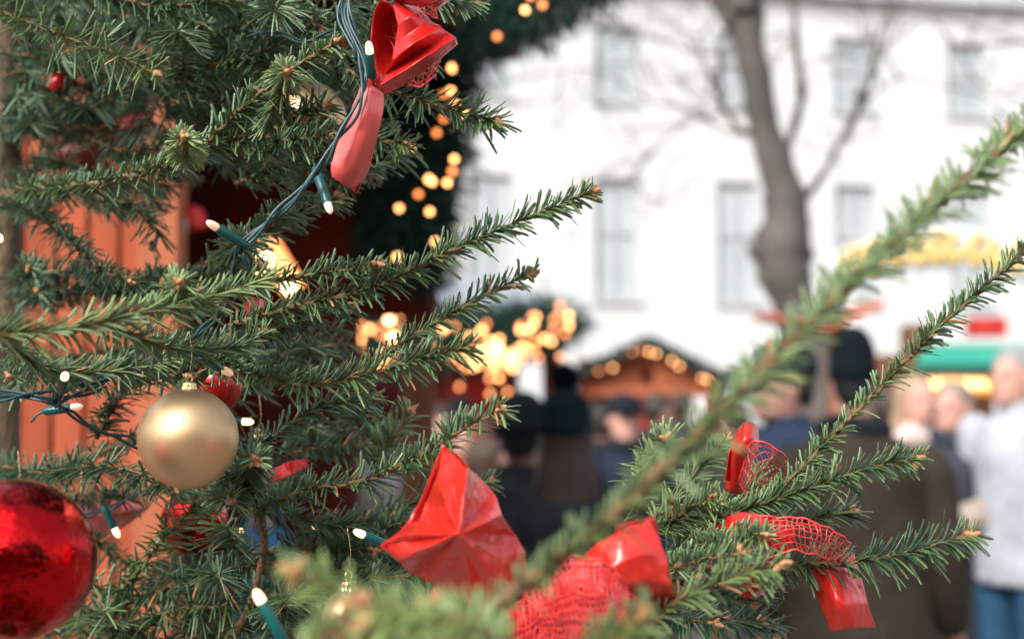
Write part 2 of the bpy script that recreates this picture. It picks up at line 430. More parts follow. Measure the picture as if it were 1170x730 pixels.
# upper mass
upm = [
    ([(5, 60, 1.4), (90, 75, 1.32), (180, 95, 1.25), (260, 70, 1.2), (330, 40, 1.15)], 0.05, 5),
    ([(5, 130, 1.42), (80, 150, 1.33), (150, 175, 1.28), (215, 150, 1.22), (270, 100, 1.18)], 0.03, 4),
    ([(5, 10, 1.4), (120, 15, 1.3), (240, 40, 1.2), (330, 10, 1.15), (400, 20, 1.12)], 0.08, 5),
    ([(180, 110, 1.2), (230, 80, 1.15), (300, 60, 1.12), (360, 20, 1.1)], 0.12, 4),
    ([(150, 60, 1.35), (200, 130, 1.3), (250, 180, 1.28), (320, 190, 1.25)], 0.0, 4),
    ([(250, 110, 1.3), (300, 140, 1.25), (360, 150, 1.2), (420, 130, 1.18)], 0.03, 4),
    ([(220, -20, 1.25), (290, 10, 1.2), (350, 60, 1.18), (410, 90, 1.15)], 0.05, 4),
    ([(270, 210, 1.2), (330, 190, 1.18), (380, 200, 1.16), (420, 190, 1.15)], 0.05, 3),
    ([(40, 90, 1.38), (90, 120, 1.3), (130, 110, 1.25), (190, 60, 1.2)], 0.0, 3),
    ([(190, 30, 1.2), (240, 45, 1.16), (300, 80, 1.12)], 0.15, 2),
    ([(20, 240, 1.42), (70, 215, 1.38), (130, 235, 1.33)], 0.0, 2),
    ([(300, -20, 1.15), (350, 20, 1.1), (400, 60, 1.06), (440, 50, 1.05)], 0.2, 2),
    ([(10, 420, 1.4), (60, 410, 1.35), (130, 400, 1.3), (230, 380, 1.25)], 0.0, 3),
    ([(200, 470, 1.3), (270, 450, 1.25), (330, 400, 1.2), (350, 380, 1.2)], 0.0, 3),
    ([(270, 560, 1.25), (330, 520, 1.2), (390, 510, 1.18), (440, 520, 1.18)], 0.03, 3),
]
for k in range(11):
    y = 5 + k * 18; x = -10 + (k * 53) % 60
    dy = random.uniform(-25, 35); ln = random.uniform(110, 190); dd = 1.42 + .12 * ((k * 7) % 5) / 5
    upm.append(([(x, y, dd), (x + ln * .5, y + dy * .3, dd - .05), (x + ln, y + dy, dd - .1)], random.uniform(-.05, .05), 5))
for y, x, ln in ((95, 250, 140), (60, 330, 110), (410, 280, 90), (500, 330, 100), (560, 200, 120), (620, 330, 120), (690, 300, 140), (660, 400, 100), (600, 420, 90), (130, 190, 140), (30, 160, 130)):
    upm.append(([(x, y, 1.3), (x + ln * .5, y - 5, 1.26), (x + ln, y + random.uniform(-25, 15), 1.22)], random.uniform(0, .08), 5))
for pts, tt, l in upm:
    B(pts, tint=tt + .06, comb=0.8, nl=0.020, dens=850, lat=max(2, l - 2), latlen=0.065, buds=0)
# --- the right hand side
limb(0.92, [(200, 900, 1.15), (420, 820, 0.95), (560, 770, 0.9), (700, 700, 0.95), (790, 630, 1.0), (822, 590, 1.0)], 0.008, 0.003)
limb(1.02, [(150, 840, 1.1), (300, 800, 0.85), (420, 780, 0.68), (520, 740, 0.6)], 0.007, 0.004)
limb(1.12, [(100, 800, 1.3), (250, 740, 1.1), (300, 640, 1.06), (290, 560, 1.05)], 0.006, 0.003)
limb(1.35, [(60, 540, 1.3), (160, 500, 1.15), (240, 420, 1.08), (270, 370, 1.06)], 0.006, 0.003)
B([(500, 750, 0.6), (600, 668, 0.59), (700, 590, 0.58), (800, 495, 0.58), (880, 415, 0.6), (960, 335, 0.63), (1060, 243, 0.69), (1170, 150, 0.76), (1260, 70, 0.82)],
  r0=0.0042, r1=0.0027, tint=0.5, comb=0.5, nl=0.0142, width=0.0021, dens=1300, lat=0, label='long blurred bough sweeping up to the right')
B([(835, 600, 1.0), (890, 560, 1.0), (950, 500, 1.0), (1010, 438, 0.99), (1060, 387, 0.98), (1120, 332, 0.97), (1175, 285, 0.96), (1240, 235, 0.95)], r0=.0026, r1=.0018, tint=0.35, comb=0.5, dens=1250, nl=0.014)
B([(812, 592, 1.0), (860, 580, 0.99), (930, 556, 0.98), (990, 535, 0.97), (1048, 524, 0.96)], tint=0.28, comb=0.45, dens=1600, nl=0.0165, buds=5)
B([(860, 655, 1.02), (920, 645, 1.0), (980, 641, 0.99), (1050, 628, 0.98), (1112, 610, 0.97)], tint=0.2, comb=0.6, dens=1350, nl=0.019, alpha=56, buds=4)
B([(790, 625, 1.0), (830, 622, .95), (872, 612, .92)], tint=0.45, nl=0.017, dens=1900, buds=5)
B([(760, 650, 0.95), (800, 640, .92), (850, 630, .9)], tint=0.4, nl=0.015)
B([(740, 600, 1.05), (780, 560, 1.08), (800, 535, 1.1), (830, 500, 1.1)], tint=0.5, nl=0.018, comb=.5)
B([(730, 590, 1.0), (735, 550, .98), (750, 520, .96), (762, 500, .95)], tint=0.55, nl=0.019, dens=1500)
B([(760, 640, 1.08), (810, 590, 1.08), (850, 560, 1.1), (880, 560, 1.1)], tint=0.35, nl=0.018, lat=2, latlen=.04)
B([(740, 610, 1.02), (790, 585, 1.02), (840, 585, 1.02)], tint=0.5, nl=0.017, lat=2, latlen=.035)
B([(700, 760, .85), (770, 690, 0.84), (830, 664, 0.84), (895, 645, 0.83)], tint=0.5, nl=0.016, comb=.5, dens=1300)
B([(730, 700, 1.0), (790, 705, 1.0), (870, 712, 1.0)], tint=0.05, nl=0.018, comb=.6, buds=5, lat=2, latlen=.03)
B([(700, 640, 1.05), (760, 660, 1.05), (820, 680, 1.05), (860, 690, 1.05)], tint=0.15, nl=0.018, lat=2, latlen=.04)
B([(860, 600, 1.05), (900, 600, 1.04), (940, 590, 1.03), (975, 585, 1.03)], tint=0.2, nl=0.017)
# --- blurred ones close to the lens at the bottom
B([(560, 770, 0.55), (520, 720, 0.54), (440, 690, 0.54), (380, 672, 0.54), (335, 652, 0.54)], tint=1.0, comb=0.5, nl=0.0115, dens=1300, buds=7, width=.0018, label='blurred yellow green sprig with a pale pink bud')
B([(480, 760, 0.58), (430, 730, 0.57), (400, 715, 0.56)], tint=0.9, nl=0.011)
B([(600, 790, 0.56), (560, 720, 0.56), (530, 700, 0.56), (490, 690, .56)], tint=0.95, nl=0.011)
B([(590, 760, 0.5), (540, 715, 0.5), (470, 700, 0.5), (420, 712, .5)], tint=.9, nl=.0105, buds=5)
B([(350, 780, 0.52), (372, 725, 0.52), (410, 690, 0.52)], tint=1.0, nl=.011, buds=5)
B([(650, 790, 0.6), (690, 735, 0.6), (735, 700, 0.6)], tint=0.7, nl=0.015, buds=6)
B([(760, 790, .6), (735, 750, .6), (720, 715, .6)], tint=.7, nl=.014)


# ------------------------------------------------------------------ baubles
def bauble(px, py, d, rpx, m, capm, label, sq=1.0, capscale=1.0, tilt=(0, 0, 1)):
    r = rpx / FX * d; c = P(px, py, d)
    t = empty('bauble', c, label, 'bauble', 'round baubles hanging on the fir tree')
    z = Vector(tilt).normalized()
    mb = MB(); th = np.linspace(0, math.pi, 49)
    mb.rev(c, [(r * math.sin(a), -r * sq * math.cos(a)) for a in th], 64, 0, axis=tuple(z) if tilt != (0, 0, 1) else None)
    mb.build('ball', m, t)
    za = np.array(z)
    k = r * 0.15 * capscale; c0 = c + za * r * sq * 0.975
    mb = MB()
    # fluted crown cap
    a = np.linspace(0, 2 * math.pi, 40, endpoint=False); fl = 1 + 0.09 * np.cos(10 * a)
    x = np.array(z.orthogonal().normalized()); y = np.cross(za, x)
    prof = [(1.12, -0.1), (1.0, 0.05), (0.93, 0.5), (0.9, 0.9), (0.8, 1.05), (0.3, 1.1), (0.01, 1.12)]
    A = np.array([[c0 + za * h * k + k * rr * (fl[i] if h < 0.9 else 1) * (math.cos(a[i]) * x + math.sin(a[i]) * y) for i in range(40)] for rr, h in prof])
    mb.lofts(A[None])
    cap = mb.build('cap', capm, t)
    mb = MB(); ang = np.linspace(0, 2 * math.pi, 24)
    ring = np.array([c0 + za * (k * 1.1 + 0.5 * k + 0.55 * k * math.sin(q)) + x * 0.5 * k * math.cos(q) for q in ang])
    mb.tube(ring, k * 0.09, 6)
    top = c0 + za * k * 2.1
    thr = spline([top, top + np.array((0.001, 0.002, 0.012)), top + np.array((-0.002, 0.006, 0.03))], 12)
    mb.tube(thr, 0.00015, 5)
    lo = mb.build('hanging_loop', capm, t)
    return t


bauble(215, 501, 0.93, 57, M['gold'], M['gold_shiny'], 'matt gold bauble hanging low on the left, whole ball in view')
bauble(16, 640, 0.84, 92, M['redglass'], M['gold_shiny'], 'large mirror red bauble cut by the left edge of the photo', capscale=.7, tilt=(-.25, .75, .6))
bauble(352, 137, 1.14, 44, M['gold'], M['gold_shiny'], 'gold bauble half hidden by needles left of the upper red bow')
bauble(250, 440, 1.14, 27, M['redmatt'], M['gold_shiny'], 'small red bauble showing behind the top of the matt gold bauble', sq=1.15)
bauble(222, 596, 1.28, 38, M['redglass'], M['gold_shiny'], 'red bauble deep in the tree just below the matt gold bauble')
bauble(398, 703, 0.97, 30, M['gold'], M['gold_shiny'], 'gold bauble with a bright crown cap, hidden behind the blurred sprig at the bottom', capscale=2.2)
bauble(68, 96, 1.33, 13, M['redmatt'], M['gold_shiny'], 'tiny red bauble beside the trunk in the upper left')
bauble(296, 500, 1.2, 9, M['gold_shiny'], M['gold_shiny'], 'tiny shiny gold bauble right of the matt gold bauble')


# ------------------------------------------------------------------ fairy lights on the fir
fl0 = P(300, 260, 1.0)
fl = empty('fairy_lights', fl0, 'string of fairy lights on twisted dark green cable wound through the fir tree', 'string lights')


def cable(pix, strands=3, hr=0.0021, r=0.00115, pitch=0.085):
    c = spline([P(*p) for p in pix], 200); L = length(c); T, S, U = frames(c, (0, 1, 0.2))
    mb = MB(); s = np.linspace(0, L, 200)
    for k in range(strands):
        a = 2 * math.pi * s / pitch + k * 2 * math.pi / strands + 1.1 * np.sin(s * 23 + 2.1 * k)
        h = hr * (1 + 0.5 * np.sin(s * 90 + k * 2))
        mb.tube(c + (h * np.cos(a))[:, None] * S + (h * np.sin(a))[:, None] * U, r, 6)
    return mb.build('cable', M['cable'], fl)


cable([(405, -30, 0.98), (398, 20, 0.97), (412, 70, 0.96), (412, 110, 0.95), (380, 170, 0.95), (335, 225, 0.95), (292, 265, 0.95), (275, 288, 0.95), (268, 325, 0.98), (245, 365, 1.02), (205, 400, 1.05)])
cable([(395, -30, 0.99), (390, 20, 0.99), (404, 60, 0.98), (404, 62, .99)], strands=2)
cable([(275, 288, 0.95), (284, 300, .955), (278, 322, .97), (262, 345, 1.0), (250, 380, 1.05)], strands=2)
cable([(285, 40, 1.1), (320, 38, 1.08), (345, 50, 1.07), (375, 40, 1.06), (400, 10, 1.0)], strands=2)
cable([(205, 400, 1.05), (150, 418, 1.02), (100, 437, 0.99), (40, 452, 0.97), (-40, 456, 0.95)])
cable([(-40, 440, .97), (20, 450, .97), (60, 463, 0.97), (100, 485, 1.0), (150, 505, 1.04), (200, 540, 1.08)], strands=2)
cable([(60, 463, .97), (85, 452, .98), (120, 440, 1.0)], strands=2)
cable([(200, 540, 1.08), (160, 565, 1.15), (110, 585, 1.2), (60, 600, 1.25)], strands=2)
cable([(255, 482, 1.0), (285, 520, 1.06), (308, 560, 1.04), (322, 590, 1.03), (335, 622, 1.03), (345, 660, 1.03), (430, 700, 1.0), (520, 720, 1.0)], strands=3)
cable([(335, 622, 1.03), (320, 612, 1.02), (330, 630, 1.02), (350, 640, 1.03)], strands=2)


def fairy(base_, tip_, lit=False, rad=0.0031):
    a, b = P(*base_), P(*tip_); ax = norm(b - a); L = np.linalg.norm(b - a); bl = 0.0085; sl = L - bl
    mb = MB()
    mb.rev(a, [(0, 0), (rad * .75, 0), (rad, .0015), (rad * 1.02, sl * .5), (rad, sl - .001), (rad * .85, sl), (0, sl)], 14, 0, axis=tuple(ax))
    w = spline([a, a - ax * .006 + np.array((0.001, 0, -.002)), a - ax * .012 + np.array((.003, 0, -.006))], 10)
    mb.tube(w, .0008, 6)
    h = mb.build('lamp_holder', M['socket'], fl)
    mb = MB()
    mb.rev(a + ax * sl, [(rad * .8, -.0005), (rad * .9, .001), (rad * .88, .004), (rad * .7, .0065), (rad * .35, .0082), (0, .0086)], 12, 0, axis=tuple(ax))
    o = mb.build('bulb', M['bulb_lit'] if lit else M['bulb'])
    o.parent = h; o.matrix_parent_inverse = Matrix.Identity(4); o.location = -Vector(fl.location)
    return h


fairy((283, 282, .95), (236, 253, .93))
fairy((360, 192, .97), (378, 244, .95))
fairy((208, 398, .99), (266, 428, .97))
fairy((240, 480, 1.0), (290, 482, .99), lit=True)
fairy((328, 740, .8), (291, 673, .8), lit=True, rad=.0034)
fairy((456, 628, 1.0), (404, 606, .98), lit=True)
fairy((118, 578, 1.15), (136, 614, 1.15), lit=True)
fairy((426, 90, .96), (421, 48, .94), lit=True)
fairy((66, 456, .98), (75, 427, .93), lit=True)
fairy((340, 596, 1.2), (362, 601, 1.1), lit=True)
fairy((50, 470, 1.0), (95, 464, 1.0))
fairy((-20, 230, 1.1), (1, 276, 1.05), lit=True)
fairy((282, 590, 1.15), (272, 612, 1.12), lit=True)


# ------------------------------------------------------------------ ribbons
def patch(rows, nu=40, nv=24, lin_u=False, lin_v=False):
    G = np.array([[P(*p) for p in r] for r in rows])

    def interp(A, n, lin):
        k = len(A)
        if lin or k == 2:
            s = np.linspace(0, k - 1, n); i = np.minimum(s.astype(int), k - 2); f = (s - i).reshape((-1,) + (1,) * (A.ndim - 1))
            f2 = f * f * (3 - 2 * f) * .35 + f * .65
            return A[i] * (1 - f2) + A[i + 1] * f2
        q = np.concatenate([2 * A[:1] - A[1:2], A, 2 * A[-1:] - A[-2:-1]]); s = np.linspace(0, k - 1, n)
        i = np.minimum(s.astype(int), k - 2); t = (s - i).reshape((-1,) + (1,) * (A.ndim - 1))
        a, b, c, d = q[i], q[i + 1], q[i + 2], q[i + 3]
        return .5 * (2 * b + (c - a) * t + (2 * a - 5 * b + 4 * c - d) * t ** 2 + (3 * b - a - 3 * c + d) * t ** 3)
    G = interp(G, nv, lin_v); G = interp(G.swapaxes(0, 1), nu, lin_u).swapaxes(0, 1)
    return G


def foil(parent, rows, m='foil', name='loop', nu=40, nv=24, lin_u=False, lin_v=False, crumple=0.0006, label=None):
    G = patch(rows, nu, nv, lin_u, lin_v)
    for i in range(G.shape[0]):
        for j in range(G.shape[1]):
            v = Vector(G[i, j]) * 60
            G[i, j] += crumple * np.array(mnoise.noise_vector(v)) + crumple * .5 * np.array(mnoise.noise_vector(v * 2.7))
    mb = MB(); mb.lofts(G[None], closed=False)
    o = mb.build(name, M[m], parent)
    sm = o.modifiers.new('thickness', 'SOLIDIFY'); sm.thickness = 0.0004; sm.offset = 0
    if label: o['label'] = label
    return o


def net(parent, rows, nu=8, nv=6, r=0.0005, name='net_ribbon', lin=False):
    G = patch(rows, nu * 4 + 1, nv * 4 + 1, lin, lin)
    for i in range(G.shape[0]):
        for j in range(G.shape[1]): G[i, j] += .0022 * np.array(mnoise.noise_vector(Vector(G[i, j]) * 110)) + .003 * np.array(mnoise.noise_vector(Vector(G[i, j]) * 40))
    mb = MB()
    for i in range(0, G.shape[0], 4): mb.tube(G[i], r * (2.2 if i in (0, G.shape[0] - 1) else 1), 5, flat=.7)
    for j in range(0, G.shape[1], 4): mb.tube(G[:, j], r, 5, flat=.7)
    return mb.build(name, M['net'], parent)


def bow(px, py, d, label):
    return empty('ribbon_bow', P(px, py, d), label, 'ribbon bow', 'red ribbon bows tied on the fir tree')


# upper bow
b1 = bow(425, 92, .97, 'red foil bow at the top of the picture with one long pale tail')
# lower open cone loop: outer face swept from apex to right corner and back to the knot
foil(b1, [[(440, 110, .965), (470, 92, .962), (500, 70, .962), (524, 51, .968)],
          [(434, 98, .948), (464, 80, .94), (494, 60, .942), (521, 44, .955)],
          [(440, 86, .958), (466, 68, .952), (492, 52, .952), (514, 39, .962)],
          [(447, 70, .944), (466, 55, .936), (486, 42, .94), (504, 32, .955)],
          [(452, 50, .955), (466, 40, .948), (482, 30, .95), (492, 24, .962)],
          [(455, 28, .95), (464, 22, .944), (474, 17, .948), (484, 14, .965)],
          [(448, 2, .965), (456, 4, .96), (464, 6, .962), (474, 8, .972)]], lin_v=True, nv=61, crumple=.0006)
foil(b1, [[(436, -4, .98), (428, 14, .985), (424, 40, .985), (426, 86, .965)],
          [(444, 4, 1.0), (440, 20, 1.01), (438, 50, 1.01), (434, 88, .98)],
          [(458, 14, 1.0), (455, 30, 1.02), (450, 56, 1.015), (440, 92, .985)],
          [(505, 30, .985), (490, 45, 1.0), (470, 66, 1.0), (446, 100, .985)]])
foil(b1, [[(425, -25, .97), (470, -30, .95), (520, -22, .96), (535, -14, .99)],
          [(432, -8, .96), (470, -6, .94), (505, -4, .95), (522, -4, .98)],
          [(440, -2, .97), (470, 6, .96), (500, 8, .97), (515, 0, .99)]])
foil(b1, [[(412, 96, .965), (424, 98, .958), (438, 108, .965)],
          [(402, 125, .96), (419, 130, .955), (436, 135, .962)],
          [(388, 160, .965), (408, 165, .957), (429, 168, .967)],
          [(379, 188, .966), (400, 195, .962), (420, 196, .975)],
          [(380, 202, .967), (394, 212, .97), (407, 222, .985)]], m='foil_pink', name='tail', crumple=.0009)
foil(b1, [[(436, 108, .975), (440, 112, .985)], [(432, 140, .97), (430, 150, .985)], [(424, 175, .972), (418, 190, .985)], [(408, 221, .98), (404, 218, .99)]], name='tail', crumple=.0002)
net(b1, [[(440, 30, 1.02), (470, 30, 1.0), (500, 35, 1.0)], [(450, 60, 1.0), (480, 62, .98), (500, 66, .99)], [(462, 85, .99), (482, 82, .985), (499, 72, .99)], [(465, 97, 1.0), (482, 97, .99), (496, 86, 1.0)]])
net(b1, [[(470, -10, 1.0), (495, 0, .99), (500, 10, 1.0)], [(460, 10, 1.0), (480, 12, .99), (500, 22, 1.0)]], 8, 5)
kn = MB(); kn.ball(P(428, 92, .972), .006, sq=(1, .8, 1.2)); kn.build('knot', M['foil'], b1)

# big lower bow
b2 = bow(580, 700, .84, 'big red foil bow at the bottom centre, crumpled loop and wide net ribbon')
C = (524, 609, .80)
O = [(506, 508, .87), (519, 522, .862), (533, 536, .835), (549, 544, .862), (562, 560, .866), (574, 588, .842), (590, 612, .868), (598, 634, .866), (607, 657, .87), (592, 684, .86), (566, 702, .875), (545, 692, .868),
     (518, 680, .872), (493, 664, .862), (472, 655, .868), (452, 641, .848), (437, 622, .855), (452, 612, .842), (478, 594, .868), (490, 572, .868), (498, 545, .852), (506, 508, .87)]
SK = [0, -.002, -.012, .001, .006, -.008, .005, .008, .004, -.006, .004, .002, .003, -.004, .006, -.010, -.002, -.008, .008, .004, -.006, 0]
def ring(f, g): return [(C[0] + (x - C[0]) * f + 2.5 * math.sin(i * 2.3 + f * 5) * f, C[1] + (y - C[1]) * f, C[2] + (dd - C[2]) * f + SK[i] * g) for i, (x, y, dd) in enumerate(O)]
foil(b2, [ring(.02, 0), ring(.3, .55), ring(.62, 1.0), ring(.86, .6), ring(1.0, 0)], m='satin', lin_u=True, nu=169, nv=36, crumple=.0012)
foil(b2, [[(506, 508, .865), (470, 590, .88), (437, 622, .845)], [(540, 540, .87), (520, 600, .89), (480, 655, .87)], [(607, 655, .875), (590, 670, .89), (550, 702, .88)]])
foil(b2, [[(556, 700, .86), (570, 696, .85), (590, 690, .85), (606, 690, .86)], [(545, 716, .86), (560, 714, .84), (585, 712, .84), (602, 716, .85)], [(535, 745, .87), (560, 740, .845), (590, 742, .845), (610, 750, .86)]], name='knot')
foil(b2, [[(598, 700, .86), (660, 640, .84), (700, 610, .83), (745, 592, .84)],
          [(606, 705, .85), (665, 665, .83), (712, 640, .815), (758, 628, .83)],
          [(612, 715, .85), (670, 690, .83), (715, 668, .82), (768, 665, .83)],
          [(618, 730, .86), (675, 705, .85), (725, 686, .84), (771, 698, .85)]], m='satin', lin_v=True, crumple=.002, label='right hand foil loop')
foil(b2, [[(703, 600, .86), (730, 594, .84), (748, 590, .85)], [(700, 650, .87), (735, 640, .86), (765, 660, .86)], [(690, 690, .88), (720, 690, .88), (771, 696, .86)]])
net(b2, [[(592, 690, .84), (612, 655, .82), (640, 640, .80), (672, 640, .79), (705, 655, .80), (720, 690, .81)],
         [(590, 705, .83), (616, 680, .81), (645, 668, .785), (675, 668, .78), (700, 680, .79), (715, 705, .80)],
         [(590, 722, .83), (620, 706, .81), (648, 700, .79), (675, 700, .785), (698, 706, .79), (706, 725, .80)],
         [(592, 760, .84), (622, 745, .82), (650, 740, .80), (675, 740, .80), (695, 745, .80), (700, 765, .81)]], 30, 11, .0006)
net(b2, [[(600, 700, .85), (640, 660, .83), (690, 645, .82), (735, 690, .83)], [(606, 760, .85), (650, 735, .83), (700, 720, .83), (730, 760, .84)]], 26, 10, .00055)

# bow on the right
b3 = bow(850, 600, 1.02, 'red bow on the right hand boughs with upright loop, net ribbon and short tail')
foil(b3, [[(846, 486, 1.02), (852, 482, 1.01), (862, 484, 1.01), (867, 492, 1.02)],
          [(838, 505, 1.02), (846, 506, 1.0), (856, 508, 1.0), (866, 512, 1.02)],
          [(832, 530, 1.03), (838, 530, 1.015), (848, 532, 1.015), (856, 536, 1.03)],
          [(828, 560, 1.04), (834, 562, 1.03), (842, 564, 1.03), (850, 568, 1.04)]])
foil(b3, [[(845, 487, 1.03), (834, 515, 1.02), (829, 548, 1.02)], [(852, 490, 1.04), (842, 518, 1.04), (838, 550, 1.03)]])
net(b3, [[(842, 548, 1.02), (855, 515, 1.0), (872, 508, .99), (898, 524, 1.0)], [(850, 560, 1.02), (866, 535, 1.0), (880, 530, 1.0), (902, 540, 1.01)], [(858, 575, 1.03), (876, 555, 1.02), (890, 552, 1.02), (905, 556, 1.03)]], 8, 7, .00045)
foil(b3, [[(812, 608, .99), (834, 588, .98), (870, 588, .97), (905, 598, .975)], [(820, 622, .98), (842, 606, .965), (872, 608, .96), (906, 616, .97)], [(830, 640, .99), (850, 630, .98), (872, 628, .97), (900, 634, .98)]], crumple=.002)
net(b3, [[(862, 590, .97), (900, 588, .965), (935, 598, .965), (974, 622, .98)], [(868, 612, .965), (902, 604, .955), (935, 612, .96), (966, 634, .98)], [(876, 636, .97), (905, 628, .965), (935, 634, .97), (958, 646, .985)]], 16, 6, .00048)
foil(b3, [[(920, 640, 1.02), (945, 634, 1.0), (975, 630, 1.02)], [(928, 665, 1.01), (952, 662, .985), (984, 660, 1.01)], [(938, 692, 1.0), (960, 690, .975), (992, 690, 1.0)], [(950, 722, 1.0), (972, 718, .985), (1001, 716, 1.01)]], m='foil', name='tail', crumple=.0004)
foil(b3, [[(840, 640, 1.03), (860, 640, 1.02), (885, 640, 1.03)], [(845, 660, 1.03), (862, 662, 1.01), (880, 658, 1.03)], [(850, 682, 1.04), (862, 684, 1.03), (872, 680, 1.04)]], name='tail', crumple=.002)
net(b3, [[(845, 640, 1.01), (862, 640, 1.0), (885, 645, 1.01)], [(850, 668, 1.01), (862, 670, 1.0), (878, 668, 1.01)]], 5, 5, .0005)
b3b = bow(765, 600, 1.1, 'bits of a red bow almost hidden by the needles above the bottom bow')
foil(b3b, [[(755, 572, 1.1), (775, 566, 1.09), (790, 574, 1.1)], [(760, 590, 1.1), (775, 588, 1.09), (792, 592, 1.1)]])
foil(b3b, [[(765, 640, 1.1), (790, 630, 1.09), (815, 632, 1.1)], [(770, 660, 1.1), (792, 650, 1.09), (818, 650, 1.1)]])
# bows deep in the tree on the left
b4 = bow(140, 140, 1.33, 'red satin bow deep among the upper left boughs, striped by needles')
foil(b4, [[(60, 175, 1.36), (105, 150, 1.34), (150, 125, 1.33), (178, 122, 1.33)], [(70, 185, 1.36), (110, 165, 1.33), (150, 142, 1.32), (175, 140, 1.33)], [(75, 200, 1.37), (115, 185, 1.35), (150, 160, 1.34), (170, 150, 1.35)]], m='foil_pink')
b5 = bow(125, 585, 1.3, 'red bow deep in the tree above the large mirror red bauble')
foil(b5, [[(80, 575, 1.3), (110, 566, 1.29), (140, 568, 1.29), (172, 574, 1.3)], [(88, 600, 1.3), (115, 590, 1.27), (142, 586, 1.27), (168, 582, 1.3)], [(98, 620, 1.31), (118, 612, 1.29), (138, 604, 1.29), (150, 596, 1.31)]], m='foil_pink')
b6 = bow(320, 540, 1.15, 'end of a red ribbon poking out right of the matt gold bauble')
foil(b6, [[(305, 540, 1.15), (328, 528, 1.14), (352, 523, 1.15)], [(310, 552, 1.15), (332, 542, 1.13), (352, 534, 1.15)]], name='tail', m='foil')
b7 = bow(270, 350, 1.15, 'small red ribbon behind the bright left hand bough')
foil(b7, [[(280, 345, 1.15), (292, 340, 1.14), (305, 345, 1.15)], [(278, 362, 1.15), (292, 358, 1.13), (300, 362, 1.15)]])

# ================================================================== the market
def wood(name, c1, c2, s=3, rough=0.7):
    return mat(name, c1, c2, s, max(rough, .85), spec=.2, bump=0.3, bscale=12, stretch=(6, 6, 0.6))


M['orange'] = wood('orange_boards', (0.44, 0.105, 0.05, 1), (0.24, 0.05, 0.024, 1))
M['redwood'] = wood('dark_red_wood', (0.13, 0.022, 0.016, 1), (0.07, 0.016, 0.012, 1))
M['brownwood'] = wood('brown_wood', (0.22, 0.09, 0.045, 1), (0.12, 0.05, 0.03, 1))
M['orangewood'] = wood('orange_brown_wood', (0.45, 0.14, 0.07, 1), (0.32, 0.10, 0.05, 1))
M['roofgrey'] = mat('grey_roof', (0.28, 0.30, 0.33, 1), (0.22, 0.24, 0.27, 1), 6, 0.6)
M['green'] = mat('green_canvas', (0.02, 0.30, 0.20, 1), (0.015, 0.24, 0.17, 1), 5, 0.7)
M['darkgreen'] = mat('dark_green_canvas', (0.01, 0.09, 0.07, 1), (0.01, 0.07, 0.055, 1), 5, 0.7)
M['garland'] = needle_mat('garland_needles', (0.008, 0.045, 0.042, 1), (0.03, 0.08, 0.05, 1), 0.6, 0.3)
M['redcloth'] = mat('red_cloth', (0.5, 0.02, 0.015, 1), (0.38, 0.015, 0.012, 1), 12, 0.7)
M['white'] = mat('white_paint', (0.75, 0.74, 0.72, 1), (0.68, 0.67, 0.66, 1), 8, 0.6)


def greenery(path, rad, count, ln, wd):
    """fir garland: needled sprays round a path"""
    mb = MB(); c = spline(path, 80); T, S, U = frames(c, (0.2, 1, 0.3))
    mb.tube(c, rad * 0.3, 8, 0, 0.0)
    idx = rng.integers(0, 80, count); ph = rng.random(count) * 2 * math.pi
    rr = rad * np.sqrt(rng.random(count)) * 0.75
    Rd = np.cos(ph)[:, None] * S[idx] + np.sin(ph)[:, None] * U[idx]
    p0 = c[idx] + Rd * rr[:, None] + rng.normal(0, rad * .12, (count, 3))
    D = norm(Rd * .9 + rng.normal(0, 0.55, (count, 3)) + np.array((0, 0, -.25)))
    Wd = norm(np.cross(D, rng.normal(0, 1, (count, 3)))); N = np.cross(D, Wd)
    ts = np.array([0, .4, 1.])[None, :, None]; ww = np.array([.5, 1, .15])[None, :, None] * wd / 2
    l = (ln * (.6 + .7 * rng.random(count)))[:, None, None]
    cc = p0[:, None] + ts * l * D[:, None] + (ts ** 2) * l * np.array((0, 0, -.15))
    A = np.stack([cc - ww * Wd[:, None], cc - .3 * ww * N[:, None], cc + ww * Wd[:, None], cc + .3 * ww * N[:, None]], 2)
    mb.lofts(A, t=np.clip(rng.normal(.3, .3, count), 0, 1))
    return mb, c, S, U


def garland(path, rad, count, ln, wd, nl, brad, label, gm='glow', dim=0.35, spots=None, front=True, group=None):
    t = empty('fir_garland', path[0], label, 'fir garland', group)
    mb, c, S, U = greenery([np.asarray(p, float) for p in path], rad, count, ln, wd)
    mb.build('greenery', M['garland'], t, tint=True)
    for k in range(nl):
        if spots is not None: p = spots[k]
        else:
            i = int(random.random() * 79); a = random.uniform(0, 2 * math.pi)
            p = c[i] + rad * 0.95 * (math.cos(a) * S[i] + math.sin(a) * U[i])
            if p[1] > c[i][1]: p[1] = 2 * c[i][1] - p[1]
        mb = MB(); mb.ball(p, brad * random.uniform(.85, 1.1), 10)
        mb.build('fairy_bulb', M['glow_dim' if random.random() < dim else gm], t)
    return t


